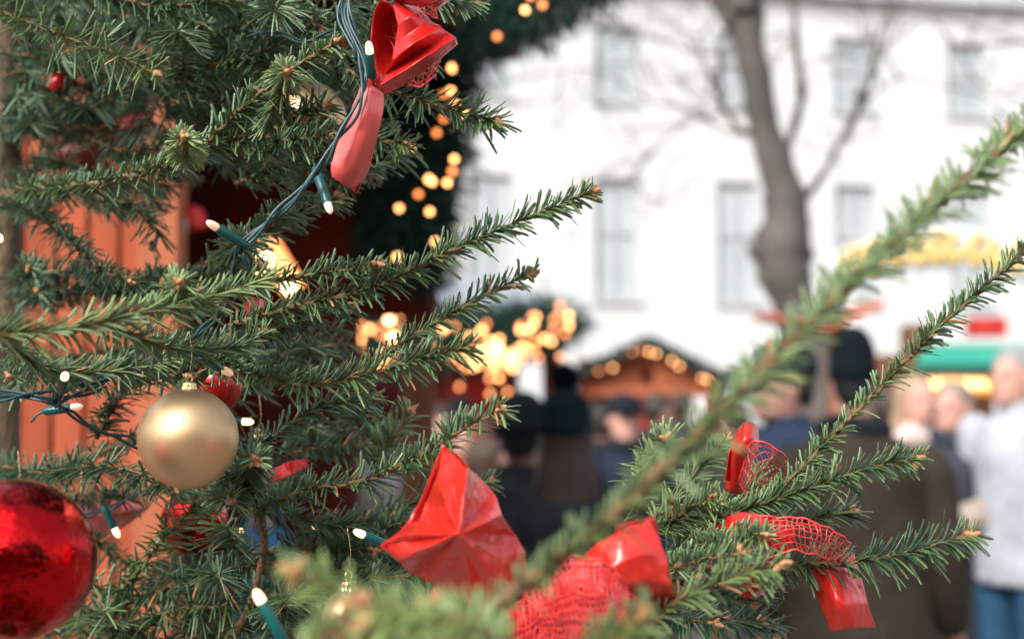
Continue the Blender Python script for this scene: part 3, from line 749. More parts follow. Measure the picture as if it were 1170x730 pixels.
# ---- near stall, left: side wall of orange boards, deep opening facing right
A0 = np.array((-0.66, 2.55)); ANG = math.atan2(.93, 0.40)      # front line runs away from the camera
st = empty('market_stall', (A0[0], A0[1], 0), 'nearest wooden market stall behind the fir tree with orange board side wall', 'market stall')
mb = MB()
x = A0[0] - 1.9
while x < A0[0] - 0.02:
    w = 0.050
    mb.box((x, A0[1], 0), (x + w, A0[1] + 0.025, 2.5)); x += 0.058
mb.build('board_wall', M['orange'], st, smooth=False)
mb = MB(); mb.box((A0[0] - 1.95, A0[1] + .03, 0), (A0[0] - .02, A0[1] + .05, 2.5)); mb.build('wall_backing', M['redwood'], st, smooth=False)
mb = MB(); mb.box((A0[0] - .01, A0[1] - .02, 0), (A0[0] + .06, A0[1] + .06, 2.5)); mb.build('corner_post', M['orangewood'], st, smooth=False)
# counter along the opening, back wall, ceiling
org = (A0[0] + .06, A0[1] + .02, 0)
mb = MB(); mb.box((0, -.05, 0), (1.0, .12, .98), rot=ANG, org=org); mb.build('counter_front', M['orangewood'], st, smooth=False)
mb = MB(); mb.box((0, -.12, .98), (1.0, .45, 1.02), rot=ANG, org=org); mb.build('counter_top', M['brownwood'], st, smooth=False)
mb = MB()
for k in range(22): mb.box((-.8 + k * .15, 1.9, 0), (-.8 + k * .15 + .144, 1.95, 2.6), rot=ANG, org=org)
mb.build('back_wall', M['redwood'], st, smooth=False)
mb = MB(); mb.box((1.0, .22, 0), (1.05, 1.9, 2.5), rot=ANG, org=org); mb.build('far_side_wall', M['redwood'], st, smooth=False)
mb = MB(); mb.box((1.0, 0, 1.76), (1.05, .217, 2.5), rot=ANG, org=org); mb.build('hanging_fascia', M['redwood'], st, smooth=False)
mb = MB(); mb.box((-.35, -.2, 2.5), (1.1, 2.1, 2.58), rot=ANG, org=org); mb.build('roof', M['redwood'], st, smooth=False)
mb = MB(); mb.box((-.35, -.2, 2.4), (1.1, -.16, 2.498), rot=ANG, org=org); mb.build('eave_board', M['brownwood'], st, smooth=False)
mb = MB()
for z in (1.28, 1.62): mb.box((.02, 1.55, z), (.98, 1.88, z + .025), rot=ANG, org=org)
mb.build('shelf', M['brownwood'], st, smooth=False)
mb = MB(); mb.tube([W(340, 288, 4.0), W(425, 272, 3.85)], .022, 8); mb.tube([W(345, 240, 4.1), W(430, 232, 3.9)], .018, 8)
mb.build('rafter', M['orangewood'], st, smooth=False)


def lr(px, py, Y, r, m, name='pendant_lamp', label='', parentobj=None):
    c = W(px, py, Y)
    t = empty(name, c, label, 'pendant lamp', 'lamps inside the near stall')
    mb = MB(); mb.ball(c, r, 16, sq=(1, 1, 1.15)); mb.build('bulb', m, t)
    mb = MB(); mb.tube([c + (0, 0, r * 1.05), c + (0, 0, r * 1.9)], r * .45, 10); mb.tube([c + (0, 0, r * 1.8), np.array((c[0], c[1], 2.5))], .004, 6)
    mb.build('flex', M['cable'], t)


lamps = [((345, 395), 'lamp hanging low in the near stall, lowest of its row'), ((343, 378), 'lamp just above the lowest one in the near stall'),
         ((407, 377), 'lamp in the near stall right of the lowest pair'), ((445, 365), 'lamp in the near stall left of the white coated customer'),
         ((466, 362), 'rightmost lamp in the near stall opening'), ((330, 335), 'bright lamp below the slanting lit panel in the near stall'),
         ((449, 386), 'lamp hanging just above the white coated customer')]
for (q, lb) in lamps: lr(q[0], q[1], 3.75, .012, M['lamp'], label=lb)
# slanting lit light panel
t = empty('strip_light', W(312, 300, 3.4), 'slanting warm strip light glowing in the near stall above the bright bough', 'strip light')
mb = MB(); a, b = W(298, 268, 3.4), W(335, 330, 3.4); d_ = norm(b - a); s_ = np.cross(d_, (0, 1, 0))
A = np.array([[p + s_ * .028 * u + np.array((0, v, 0)) for u, v in ((-1, 0), (1, 0), (1, .03), (-1, .03))] for p in (a, b)]); mb.lofts(A[None]);
mb.build('tube', mat('lit_tube', (.9, .6, .4, 1), None, 20, .4, emit=(1, .30, .09, 1), estr=1.1), t, smooth=False)
mb = MB(); mb.ball(W(300, 300, 3.38), .022, 14, sq=(1, .5, 1.6)); mb.ball(W(330, 325, 3.38), .019, 14, sq=(1, .5, 1.3)); mb.build('bulb', M['lamp'], t)
# wares on the shelves
warec = [(.5, .03, .02), (.55, .2, .05), (.1, .03, .02), (.5, .35, .12), (.3, .05, .04)]
wm = [mat('ware_%d' % i, c + (1,), None, 20, .45) for i, c in enumerate(warec)]
words = ['red', 'orange', 'dark brown', 'golden', 'dark red']
for s_i, z in enumerate((1.305, 1.645)):
    for k in range(7):
        u = .1 + k * .13; v = 1.68
        ca, sa = math.cos(ANG), math.sin(ANG)
        c = np.array((org[0] + u * ca - v * sa, org[1] + u * sa + v * ca, z))
        i = (k + s_i * 2) % 5
        mb = MB(); h = .12 + .05 * ((k * 7) % 3)
        mb.rev(c, [(0, 0), (.045, 0), (.055, .02), (.058, h * .5), (.04, h * .8), (.025, h * .9), (.03, h), (0, h)], 16)
        mb.build('candle_jar', wm[i])
        o = bpy.context.scene.collection.objects[-1]
        setp(o, '%s jar on the %s shelf of the near stall' % (words[i], ('lower', 'upper')[s_i]), 'jar', 'jars on the shelves of the near stall, %s, %s' % (words[i], ('lower', 'upper')[s_i]))
c = W(297, 600, 2.9); bgt = empty('gift_bag', (c[0], c[1], 1.02), 'blue paper gift bag on the counter below the fir boughs', 'gift bag')
mb = MB(); A = np.array([[(c[0] + sx * w_, c[1] + sy * w_ * .5, z) for sx, sy in ((-1, -1), (1, -1), (1, 1), (-1, 1))] for z, w_ in ((1.021, .001), (1.021, .042), (1.28, .047), (1.28, .044), (1.04, .04), (1.04, .001))]); mb.lofts(A[None])
mb.build('paper_body', mat('blue_paper', (.03, .20, .55, 1), None, 8, .5), bgt, smooth=False)
for yy in (-.024, .024):
    q = np.linspace(0, math.pi, 14); mb = MB(); mb.tube(np.array([(c[0] + .02 * math.cos(a), c[1] + yy, 1.275 + .05 * math.sin(a)) for a in q]), .002, 6); mb.build('handle', M['white'], bgt)
# red & white candy cane ornament hanging left of the opening
cc = [W(199, 325, 2.6), W(200, 292, 2.6), W(202, 268, 2.6), W(210, 252, 2.6), (W(222, 246, 2.6)), W(226, 262, 2.6)]
c = spline(cc, 46)
t = empty('candy_cane', c[0], 'white candy cane with red crook hanging beside the orange boards', 'candy cane')
mb = MB(); mb.tube(c[:35], .017, 12, 0); mb.build('white_stem', M['white'], t)
mb = MB(); mb.tube(c[34:], .0185, 12, 0); mb.build('red_crook', M['redcloth'], t)

# garland on the far post and along the eave
sp1 = [W(x, y, Y) for x, y, Y in ((568, 42, 3.1), (517, 78, 3.2), (515, 104, 3.2), (520, 120, 3.3), (499, 152, 3.3), (507, 136, 3.3), (468, 170, 3.3), (456, 238, 3.3),
       (491, 242, 3.3), (490, 205, 3.3), (478, 222, 3.3), (511, 209, 3.3), (517, 196, 3.3), (519, 182, 3.3), (497, 276, 3.3), (454, 294, 3.3), (507, 108, 3.35), (494, 208, 3.3), (530, 130, 3.3), (505, 290, 3.35))]
garland([W(500, 40, 3.55), W(482, 160, 3.55), W(466, 240, 3.5), W(462, 290, 3.5), W(460, 320, 3.5)], .14, 9000, .05, .006, 20, .0075, 'dark fir garland with amber lights hanging down the post of the near stall', spots=sp1)
garland([W(250, 60, 3.7), W(400, 10, 3.5), W(520, 10, 3.3), W(590, -5, 3.15), W(690, -70, 3.0)], .14, 10000, .05, .006, 3, .007, 'fir garland along the eave of the near stall, top of the picture',
        spots=[W(600, 12, 3.0), W(620, 6, 3.0), W(606, -4, 3.0)])
# post
mb = MB(); p = W(478, 480, 3.6); mb.box((p[0] - .04, p[1] - .04, 0), (p[0] + .04, p[1] + .04, 2.5)); mb.build('post', M['brownwood'], st, smooth=False)

# ---- second stall with the thick lights garland
Y2 = 8.5
def X(px, Y): return (px - 585) / FX * Y
s2 = empty('market_stall', (X(560, Y2), Y2, 0), 'market stall with grey roof and thick bright garland in the middle distance', 'market stall')
mb = MB(); x0, x1 = X(360, Y2), X(632, Y2); zr = 2.2
v = [(x0, Y2 - .5, zr - .05), (x1 + .0, Y2 - .5, zr - .05), (x1 - .25, Y2 + 1, zr + .24), (x0, Y2 + 1, zr + .24), (x0, Y2 - .5, zr - .12), (x1, Y2 - .5, zr - .12), (x1 - .25, Y2 + 1, zr + .17), (x0, Y2 + 1, zr + .17)]
mb.add(v, [(0, 1, 2, 3), (7, 6, 5, 4), (4, 5, 1, 0), (5, 6, 2, 1), (6, 7, 3, 2), (7, 4, 0, 3)]); mb.build('roof', M['roofgrey'], s2, smooth=False)
mb = MB(); mb.box((x0, Y2 + .9, 0), (x1 - .2, Y2 + .95, 2.3)); mb.build('back_wall', M['redwood'], s2, smooth=False)
mb = MB(); mb.box((x0, Y2 - .3, 0), (x1 - .1, Y2 - .2, 1.0)); mb.build('counter', M['orangewood'], s2, smooth=False)
for k, px in enumerate((505, 628)):
    mb = MB(); mb.box((X(px, Y2) - .05, Y2 - .4, 0), (X(px, Y2) + .05, Y2 - .3, zr - .1)); mb.build('post', M['redwood'], s2, smooth=False)
mb = MB(); mb.box((X(480, Y2), Y2 + .5, 1.35), (X(560, Y2), Y2 + .6, 1.75)); mb.build('red_panel', M['redcloth'], s2, smooth=False)
gp = [W(385, 362, Y2 - .6), W(480, 376, Y2 - .6), W(560, 382, Y2 - .6), W(630, 368, Y2 - .6), W(650, 385, Y2 - .6)]
bulbs = []
for k in range(70):
    px = random.uniform(385, 652); py = random.uniform(355, 410) + (10 if px < 600 else 0)
    bulbs.append(W(px, py, Y2 - .75 - random.random() * .12))
for k in range(44): bulbs.append(W(random.gauss(565, 18), random.gauss(405, 9), Y2 - .85))
for px, py in ((525, 442), (570, 432), (580, 448), (640, 350), (650, 372), (612, 362), (595, 372), (560, 450)): bulbs.append(W(px, py, Y2 - .8))
garland(gp, .17, 6000, .09, .012, len(bulbs), .0145, 'thick garland crowded with glowing amber bulbs on the grey roofed stall', gm='glow_far', spots=bulbs, dim=0.45)
M['glow_dim2'] = M['glow_dim']

# ---- gabled stall
Y3 = 12.0
s3 = empty('market_stall', (X(745, Y3), Y3, 0), 'dark red gabled market hut with a garlanded pointed roof', 'market stall')
ax_, az = X(740, Y3), W(740, 394, Y3)[2]
ex0, ez0 = X(655, Y3), W(655, 432, Y3)[2]; ex1, ez1 = X(832, Y3), W(832, 440, Y3)[2]
for (ex, ez) in ((ex0, ez0), (ex1, ez1)):
    mb = MB()
    v = [(ax_, Y3, az), (ex, Y3, ez), (ex, Y3 + 2, ez), (ax_, Y3 + 2, az), (ax_, Y3, az - .07), (ex, Y3, ez - .07), (ex, Y3 + 2, ez - .07), (ax_, Y3 + 2, az - .07)]
    mb.add(v, [(0, 1, 2, 3), (7, 6, 5, 4), (4, 5, 1, 0), (5, 6, 2, 1), (6, 7, 3, 2), (7, 4, 0, 3)]); mb.build('roof_slope', M['brownwood'], s3, smooth=False)
mb = MB()
v = [(ex0 + .15, Y3 + .1, ez0 - .05), (ax_, Y3 + .1, ez0 - .05), (ax_, Y3 + .1, az - .08), (ax_, Y3 + .1, az - .08), (ex1 - .15, Y3 + .1, ez0 - .05)]
v2 = [(a, b + .05, c) for a, b, c in v]
mb.add(v + v2, [(0, 1, 2, 3), (1, 4, 3, 2), (5, 8, 7, 6), (6, 7, 8, 9), (0, 5, 6, 1), (1, 6, 9, 4)]); mb.build('gable', M['orangewood'], s3, smooth=False)
mb = MB(); mb.box((ex0 + .1, Y3 + .05, W(0, 452, Y3)[2]), (ex1 - .12, Y3 + .12, ez0 - .06)); mb.build('lintel', M['orangewood'], s3, smooth=False)
mb = MB(); mb.box((ex0 + .12, Y3 + 1.9, 0), (ex1 - .12, Y3 + 1.95, 2.1)); mb.build('back_wall', M['redwood'], s3, smooth=False)
mb = MB(); mb.box((ex0 + .12, Y3 + .1, 0), (ex1 - .12, Y3 + .2, 1.05)); mb.build('counter', M['redwood'], s3, smooth=False)
for px in (672, 740, 818):
    mb = MB(); mb.box((X(px, Y3) - .04, Y3 + .1, 1.0), (X(px, Y3) + .04, Y3 + .18, 1.95)); mb.build('post', M['redcloth'], s3, smooth=False)
for px, w in ((690, .1), (722, .08), (775, .12)):
    mb = MB(); c = np.array((X(px, Y3), Y3 + .3, 1.12)); mb.rev(c + (0, 0, .0), [(0, 0), (w, 0), (w * 1.1, .1), (w * .7, .25), (0, .3)], 14)
    o = mb.build('red_lantern', M['redcloth']); setp(o, 'red lantern on the counter of the gabled hut, %s' % {690: 'leftmost', 722: 'middle one', 775: 'rightmost'}[px], 'lantern', 'red lanterns in the gabled hut')
garland([np.array((ex0 - .05, Y3 - .1, ez0 + .02)), np.array((ax_, Y3 - .1, az + .04))], .03, 900, .05, .014, 5, .014, 'fir garland on the left slope of the pointed roof', gm='glow', dim=.5,
        spots=[W(733, 400, Y3 - .25), W(722, 402, Y3 - .25), W(742, 402, Y3 - .25), W(700, 420, Y3 - .25), W(684, 424, Y3 - .25)], group=None)
garland([np.array((ax_, Y3 - .1, az + .04)), np.array((ex1 + .05, Y3 - .1, ez1 + .02))], .03, 900, .05, .014, 5, .014, 'fir garland on the right slope of the pointed roof', gm='glow', dim=.3,
        spots=[W(768, 412, Y3 - .25), W(776, 418, Y3 - .25), W(750, 404, Y3 - .25), W(808, 434, Y3 - .25), W(802, 432, Y3 - .25)])

# ---- green stall on the right
Y4 = 9.5
s4 = empty('market_stall', (X(1100, Y4), Y4, 0), 'market stall with green awning at the right edge', 'market stall')
def zz_(py, Y): return W(585, py, Y)[2]
mb = MB()
x0, x1 = X(1045, Y4), X(1215, Y4)
prof = [(0, zz_(418, Y4)), (.25, zz_(404, Y4)), (.6, zz_(392, Y4)), (1.0, zz_(388, Y4))]
A = np.array([[(x0 + .0 + dx * .12, Y4 + dy, z) for (dy, z), dx in zip(prof, (0, 1, 2, 3))], [(x1, Y4 + dy, z) for dy, z in prof]])
mb.lofts(A[None], closed=False); o = mb.build('awning', M['green'], s4, smooth=False); o.modifiers.new('s', 'SOLIDIFY').thickness = .02
mb = MB(); mb.box((x0, Y4 - .02, zz_(430, Y4)), (x1, Y4 + .01, zz_(417, Y4))); mb.build('valance', M['darkgreen'], s4, smooth=False)
mb = MB()
mb.box((x0 + .05, Y4 + .1, zz_(450, Y4)), (x1, Y4 + .12, zz_(430, Y4)))
mb.build('lit_fascia', mat('lit_fascia', (.7, .35, .08, 1), (.5, .2, .05, 1), 30, .5, emit=(1, .42, .08, 1), estr=.35), s4, smooth=False)
mb = MB(); mb.box((x0 + .1, Y4 + 1.4, 0), (x1, Y4 + 1.45, 2.0)); mb.build('back_wall', M['brownwood'], s4, smooth=False)
mb = MB(); mb.box((x0 + .1, Y4 + .1, 0), (x1, Y4 + .2, 1.0)); mb.build('counter', M['brownwood'], s4, smooth=False)
for k in range(16):
    mb = MB(); mb.ball(W(1064 + k * 4.2, 436 + 5 * (k % 2), Y4 - .03), .016, 8); mb.build('bulb', M['glow'], s4)
mb = MB(); a, b = W(1108, 384, Y4 + 1), W(1145, 364, Y4 + 1); mb.box((a[0], Y4 + .9, a[2]), (b[0], Y4 + 1.1, b[2])); setp(mb.build('red_box', M['redcloth'], smooth=False), 'red box standing on the green awning stall', 'box')
mb = MB(); a, b = W(1032, 388, Y4 + 2), W(1056, 372, Y4 + 2); mb.box((a[0], Y4 + 1.9, 0), (b[0], Y4 + 2.1, b[2])); setp(mb.build('wooden_post', M['brownwood'], smooth=False), 'brown wooden post left of the green awning', 'post')
# small orange roofed wooden canopy behind the crowd
Y5 = 8.2
s5 = empty('wooden_canopy', (X(950, Y5), Y5, 0), 'orange wooden pitched canopy on a brown post above the black beanie', 'canopy')
mb = MB()
for (px0, py0, px1, py1) in ((880, 356, 948, 372), (948, 370, 1010, 343)):
    a, b = W(px0, py0, Y5), W(px1, py1, Y5)
    v = [(a[0], Y5, a[2]), (b[0], Y5, b[2]), (b[0], Y5 + .6, b[2] + .03), (a[0], Y5 + .6, a[2] + .03)]
    v = v + [(p[0], p[1], p[2] - .035) for p in v]
    mb.add(v, [(0, 1, 2, 3), (7, 6, 5, 4), (4, 5, 1, 0), (5, 6, 2, 1), (6, 7, 3, 2), (7, 4, 0, 3)])
mb.build('roof', mat('orange_paint', (.50, .13, .07, 1), None, 8, .5), s5, smooth=False)
mb = MB(); mb.box((X(972, Y5) - .05, Y5 + .25, 0), (X(972, Y5) + .05, Y5 + .35, zz_(358, Y5))); mb.build('post', M['orangewood'], s5, smooth=False)

# ---- lettered arch sign: pale blue board with yellow scrolls
Y6 = 20
s6 = empty('arched_sign', W(1060, 300, Y6), 'pale blue arched sign with yellow scrolls in front of the white building', 'sign')
mb = MB(); a = np.linspace(0, 1, 24)
lo = [W(960 + 230 * t, 322 - 14 * math.sin(math.pi * t), Y6) for t in a]; hi = [W(955 + 240 * t, 285 - 26 * math.sin(math.pi * t), Y6) for t in a]
A = np.array([[l, h, h + (0, .08, 0), l + (0, .08, 0)] for l, h in zip(lo, hi)]); mb.lofts(A[None]); mb.build('board', mat('pale_blue', (.62, .70, .76, 1), None, 3, .6), s6, smooth=False)
mb = MB(); xx = 970
while xx < 1170:
    t = (xx - 960) / 230; yy = 303 - 20 * math.sin(math.pi * t)
    pts = [W(xx + 9 * math.cos(q) + q * 1.6, yy + 15 * math.sin(q), Y6 - .06) for q in np.linspace(0, random.uniform(4, 6), 9)]
    mb.tube(spline(pts, 24), .065, 6, flat=.5, up=(0, 1, 0)); xx += random.uniform(19, 27)
mb.build('scrolls', mat('yellow_letters', (.75, .52, .16, 1), None, 5, .5), s6)
mb = MB()
for px in (975, 1180): mb.box((X(px, Y6) - .06, Y6 + .1, 0), (X(px, Y6) + .06, Y6 + .2, zz_(300, Y6)))
mb.build('post', M['white'], s6, smooth=False)

# ---- white building
YB = 35.0
M['facade'] = mat('white_render', (.52, .535, .53, 1), (.49, .505, .505, 1), .6, .8, bump=.1, bscale=8)
M['trim'] = mat('white_trim', (.46, .48, .485, 1), None, 2, .7)
M['pane'] = mat('window_glass', (.33, .37, .385, 1), (.40, .43, .44, 1), 1.2, .15, spec=.6)
M['curtain'] = mat('curtained_glass', (.38, .415, .43, 1), (.44, .47, .48, 1), 1.5, .2, spec=.5)
M['rooftile'] = mat('red_roof_tiles', (.35, .13, .08, 1), (.25, .09, .06, 1), 6, .7, bump=.5)
M['wframe'] = mat('grey_white_frame', (.40, .42, .43, 1), None, 4, .6)
bl = empty('white_building', (0, YB, 0), 'long white rendered building with tall windows across the background', 'building')
slope = math.atan(.18)
bl.rotation_euler = (0, 0, slope)
c_, s_ = math.cos(slope), math.sin(slope)


def fx(px):   # pixel column -> distance along the facade
    k = (px - 585) / FX  # (u c)/(YB+u s)=k
    return k * YB / (c_ - k * s_)


def fz(py, px=840):
    u = fx(px); return CAMZ + (480 - py) / FX * (YB + u * s_)


pitchu = fx(845) - fx(705)
u705 = fx(705)
cols = [u705 + k * pitchu for k in range(-10, 7)]
rows = [(fz(117), fz(30), 1.08), (fz(345), fz(206), 1.08), (.6, 2.6, 1.08)]
hw = .54
us = [-60]
for u in cols: us += [u - hw, u + hw]
us.append(cols[-1] + 10)
zs = [0]
for z0, z1, _ in reversed(rows): zs += [z0, z1]
ztop = fz(4, 1150); zs.append(ztop)
mb = MB(); us[0] = cols[0] - 3
for i in range(len(us) - 1):
    for j in range(len(zs) - 1):
        isw = (i % 2 == 1) and (j % 2 == 1)
        a, b, z0, z1 = us[i], us[i + 1], zs[j], zs[j + 1]
        if not isw:
            mb.add([(a, 0, z0), (b, 0, z0), (b, 0, z1), (a, 0, z1)], [(0, 1, 2, 3)])
        else:
            dp = .22
            mb.add([(a, 0, z0), (b, 0, z0), (b, 0, z1), (a, 0, z1), (a, dp, z0), (b, dp, z0), (b, dp, z1), (a, dp, z1)], [(0, 4, 5, 1), (1, 5, 6, 2), (2, 6, 7, 3), (3, 7, 4, 0)])


def bpart(mb, name, m, parent=None, label=None):
    par = parent or bl
    o = mb.build(name, m, None, smooth=False); o.parent = par
    if label: o['label'] = label
    return o


mb.box((us[0], 3, 0), (us[-1], 10, ztop)) if False else None
bpart(mb, 'wall', M['facade'])
mb = MB(); mb.box((us[0] - .2, -.35, ztop), (us[-1] + .2, .2, ztop + .35)); bpart(mb, 'cornice', M['trim'])
mb = MB(); v = [(us[0], -.3, ztop + .35), (us[-1], -.3, ztop + .35), (us[-1], 5, ztop + 4), (us[0], 5, ztop + 4)]
v += [(a, b + .3, c) for a, b, c in v]; mb.add(v, [(0, 1, 2, 3), (7, 6, 5, 4), (0, 4, 5, 1), (1, 5, 6, 2), (2, 6, 7, 3), (3, 7, 4, 0)]); bpart(mb, 'roof', M['rooftile'])
for ci, u in enumerate(cols):
    for ri, (z0, z1, _) in enumerate(rows):
        mb = MB(); f = .07; y0, y1 = .12, .19
        mb.box((u - hw, y0, z0), (u - hw + f, y1, z1)); mb.box((u + hw - f, y0, z0), (u + hw, y1, z1))
        mb.box((u - hw + f, y0, z0), (u + hw - f, y1, z0 + f)); mb.box((u - hw + f, y0, z1 - f), (u + hw - f, y1, z1))
        mb.box((u - .04, y0, z0 + f), (u + .04, y1, z1 - f)); zm = z0 + (z1 - z0) * .55
        mb.box((u - hw + f, y0 + .005, zm - .04), (u - .04, y1 - .005, zm + .04)); mb.box((u + .04, y0 + .005, zm - .04), (u + hw - f, y1 - .005, zm + .04))
        w = bpart(mb, 'window', M['wframe'])
        mb = MB(); mb.box((u - hw, .195, z0), (u + hw, .21, z1)); bpart(mb, 'pane', M['curtain' if ri else 'pane'], w)
        mb = MB(); mb.box((u - hw - .1, -.1, z0 - .1), (u + hw + .1, -.003, z0 - .003)); bpart(mb, 'sill', M['trim'], w)

# ---- bare tree
YT = 12.0
M['greybark'] = mat('grey_bark', (.115, .102, .09, 1), (.06, .055, .05, 1), 4, .9, bump=.8, bscale=14, stretch=(1, 1, .4))
bt = empty('bare_tree', (X(935, YT), YT, 0), 'bare winter tree with thick grey trunk and knobbly limbs before the white building', 'tree')
trk = [(945, 700, 26), (941, 560, 27), (934, 430, 27), (913, 370, 27), (905, 340, 25), (895, 307, 31), (893, 285, 34), (898, 258, 29), (896, 219, 24), (882, 175, 19), (871, 132, 18), (862, 88, 18), (855, 44, 20), (848, 9, 24), (842, -20, 20)]
mb = MB(); pts = [W(a, b, YT) for a, b, _ in trk]; c = spline(pts, 70)
c[0][2] = 0
L = np.linspace(0, 1, 70); dd = np.concatenate([[0], np.cumsum(np.linalg.norm(np.diff(np.array(pts), axis=0), axis=1))]); dd /= dd[-1]
rad = np.interp(L, dd, [w / FX * YT for _, _, w in trk])
rad *= .97 + .08 * np.sin(np.arange(70) * 1.3) * rng.random(70)
mb.tube(c, rad, 16); 
for px, py, r in ((868, 286, .10), (918, 292, .10), (882, 318, .13), (905, 318, .13), (915, 255, .09), (842, 22, .12), (876, 200, .07)): mb.ball(W(px, py, YT), r, 14, sq=(1, 1, .8))
o = mb.build('trunk', M['greybark'], bt)
tx = bpy.data.textures.new('knots', 'CLOUDS'); tx.noise_scale = .35
dm = o.modifiers.new('d', 'DISPLACE'); dm.texture = tx; dm.strength = .09; dm.texture_coords = 'LOCAL'


def limbt(pts, w0, w1, twigs=0, seed=0, knobs=()):
    mb = MB(); c = spline([W(a, b, YT + o) for a, b, o in pts], 40); c[1:-1] += rng.normal(0, .008, (38, 3))
    mb.tube(c, np.linspace(w0, w1, 40) / FX * YT * (1 + .18 * rng.normal(0, 1, 40).clip(-1, 1)), 10)
    for (a, b, r) in knobs: mb.ball(W(a, b, YT), r / FX * YT, 12, sq=(.9, 1, 1.4))
    T = norm(np.gradient(c, axis=0))

    def rec(p, d, L, r, lvl):
        n = 6; q = [p]
        for _ in range(n):
            d = norm(d + rng.normal(0, .2, 3) + np.array((0, 0, .05))); q.append(q[-1] + d * L / n)
        mb.tube(spline(q, 10), np.linspace(r, r * .35, 10), 5)
        if lvl:
            for k in range(3):
                j = random.randint(2, n); rec(q[j], norm(d + rng.normal(0, .7, 3)), L * .6, r * .55, lvl - 1)
    for k in range(twigs):
        j = random.randint(8, 39); rec(c[j], norm(T[j] + rng.normal(0, .6, 3)), random.uniform(.5, 1.1), .012, 2)
    mb.build('limb', M['greybark'], bt)


limbt([(856, 66, 0), (840, 34, .1), (820, 4, .2), (795, -35, .3)], 11, 7, 3)
limbt([(846, 20, 0), (858, -20, -.2), (880, -80, -.4)], 20, 9, 3)
limbt([(892, 185, 0), (905, 150, -.1), (916, 105, -.2), (910, 60, -.2), (905, -10, -.3)], 6, 3.5, 5, knobs=((916, 104, 8),))
limbt([(918, 228, 0), (940, 200, -.2), (958, 165, -.3), (985, 118, -.5), (1000, 60, -.6), (1003, 50, -.6)], 4.5, 3, 5, knobs=((985, 112, 9),))
limbt([(862, 150, 0), (845, 148, .2), (825, 115, .3), (822, 60, .4)], 4.5, 2.5, 4)
limbt([(866, 155, 0), (830, 150, .3), (790, 125, .5), (740, 115, .7), (680, 80, .9), (590, 90, 1.2)], 2.2, .7, 6)
limbt([(860, 120, 0), (820, 130, .3), (770, 150, .5), (720, 200, .6), (650, 240, .8)], 1.7, .6, 5)
limbt([(852, 60, 0), (800, 60, .3), (740, 40, .5), (680, 20, .8), (600, 30, 1)], 1.5, .6, 5)
limbt([(1000, 60, -.6), (1030, 40, -.7), (1060, 20, -.8), (1100, 60, -1)], 1.5, .6, 4)
limbt([(985, 118, -.5), (1030, 90, -.7), (1080, 100, -.8)], 1.2, .6, 3)

# ================================================================== people
M['skin'] = mat('skin', (.55, .31, .24, 1), (.50, .26, .20, 1), 12, .5)


def remesh(mb, name, m, parent, vox, sm=4, bumpy=0):
    o = mb.build(name, m, parent)
    r = o.modifiers.new('r', 'REMESH'); r.mode = 'VOXEL'; r.voxel_size = vox; r.use_smooth_shade = True
    s = o.modifiers.new('s', 'SMOOTH'); s.iterations = sm; s.factor = .6
    if bumpy:
        tx = bpy.data.textures.get('folds') or bpy.data.textures.new('folds', 'CLOUDS'); tx.noise_scale = .12
        d = o.modifiers.new('d', 'DISPLACE'); d.texture = tx; d.strength = bumpy; d.texture_coords = 'LOCAL'
    return o


def cloth(name, c, rough=.85):
    return mat(name, c + (1,), tuple(x * .7 for x in c) + (1,), 9, rough, bump=.25, bscale=60, spec=.15)


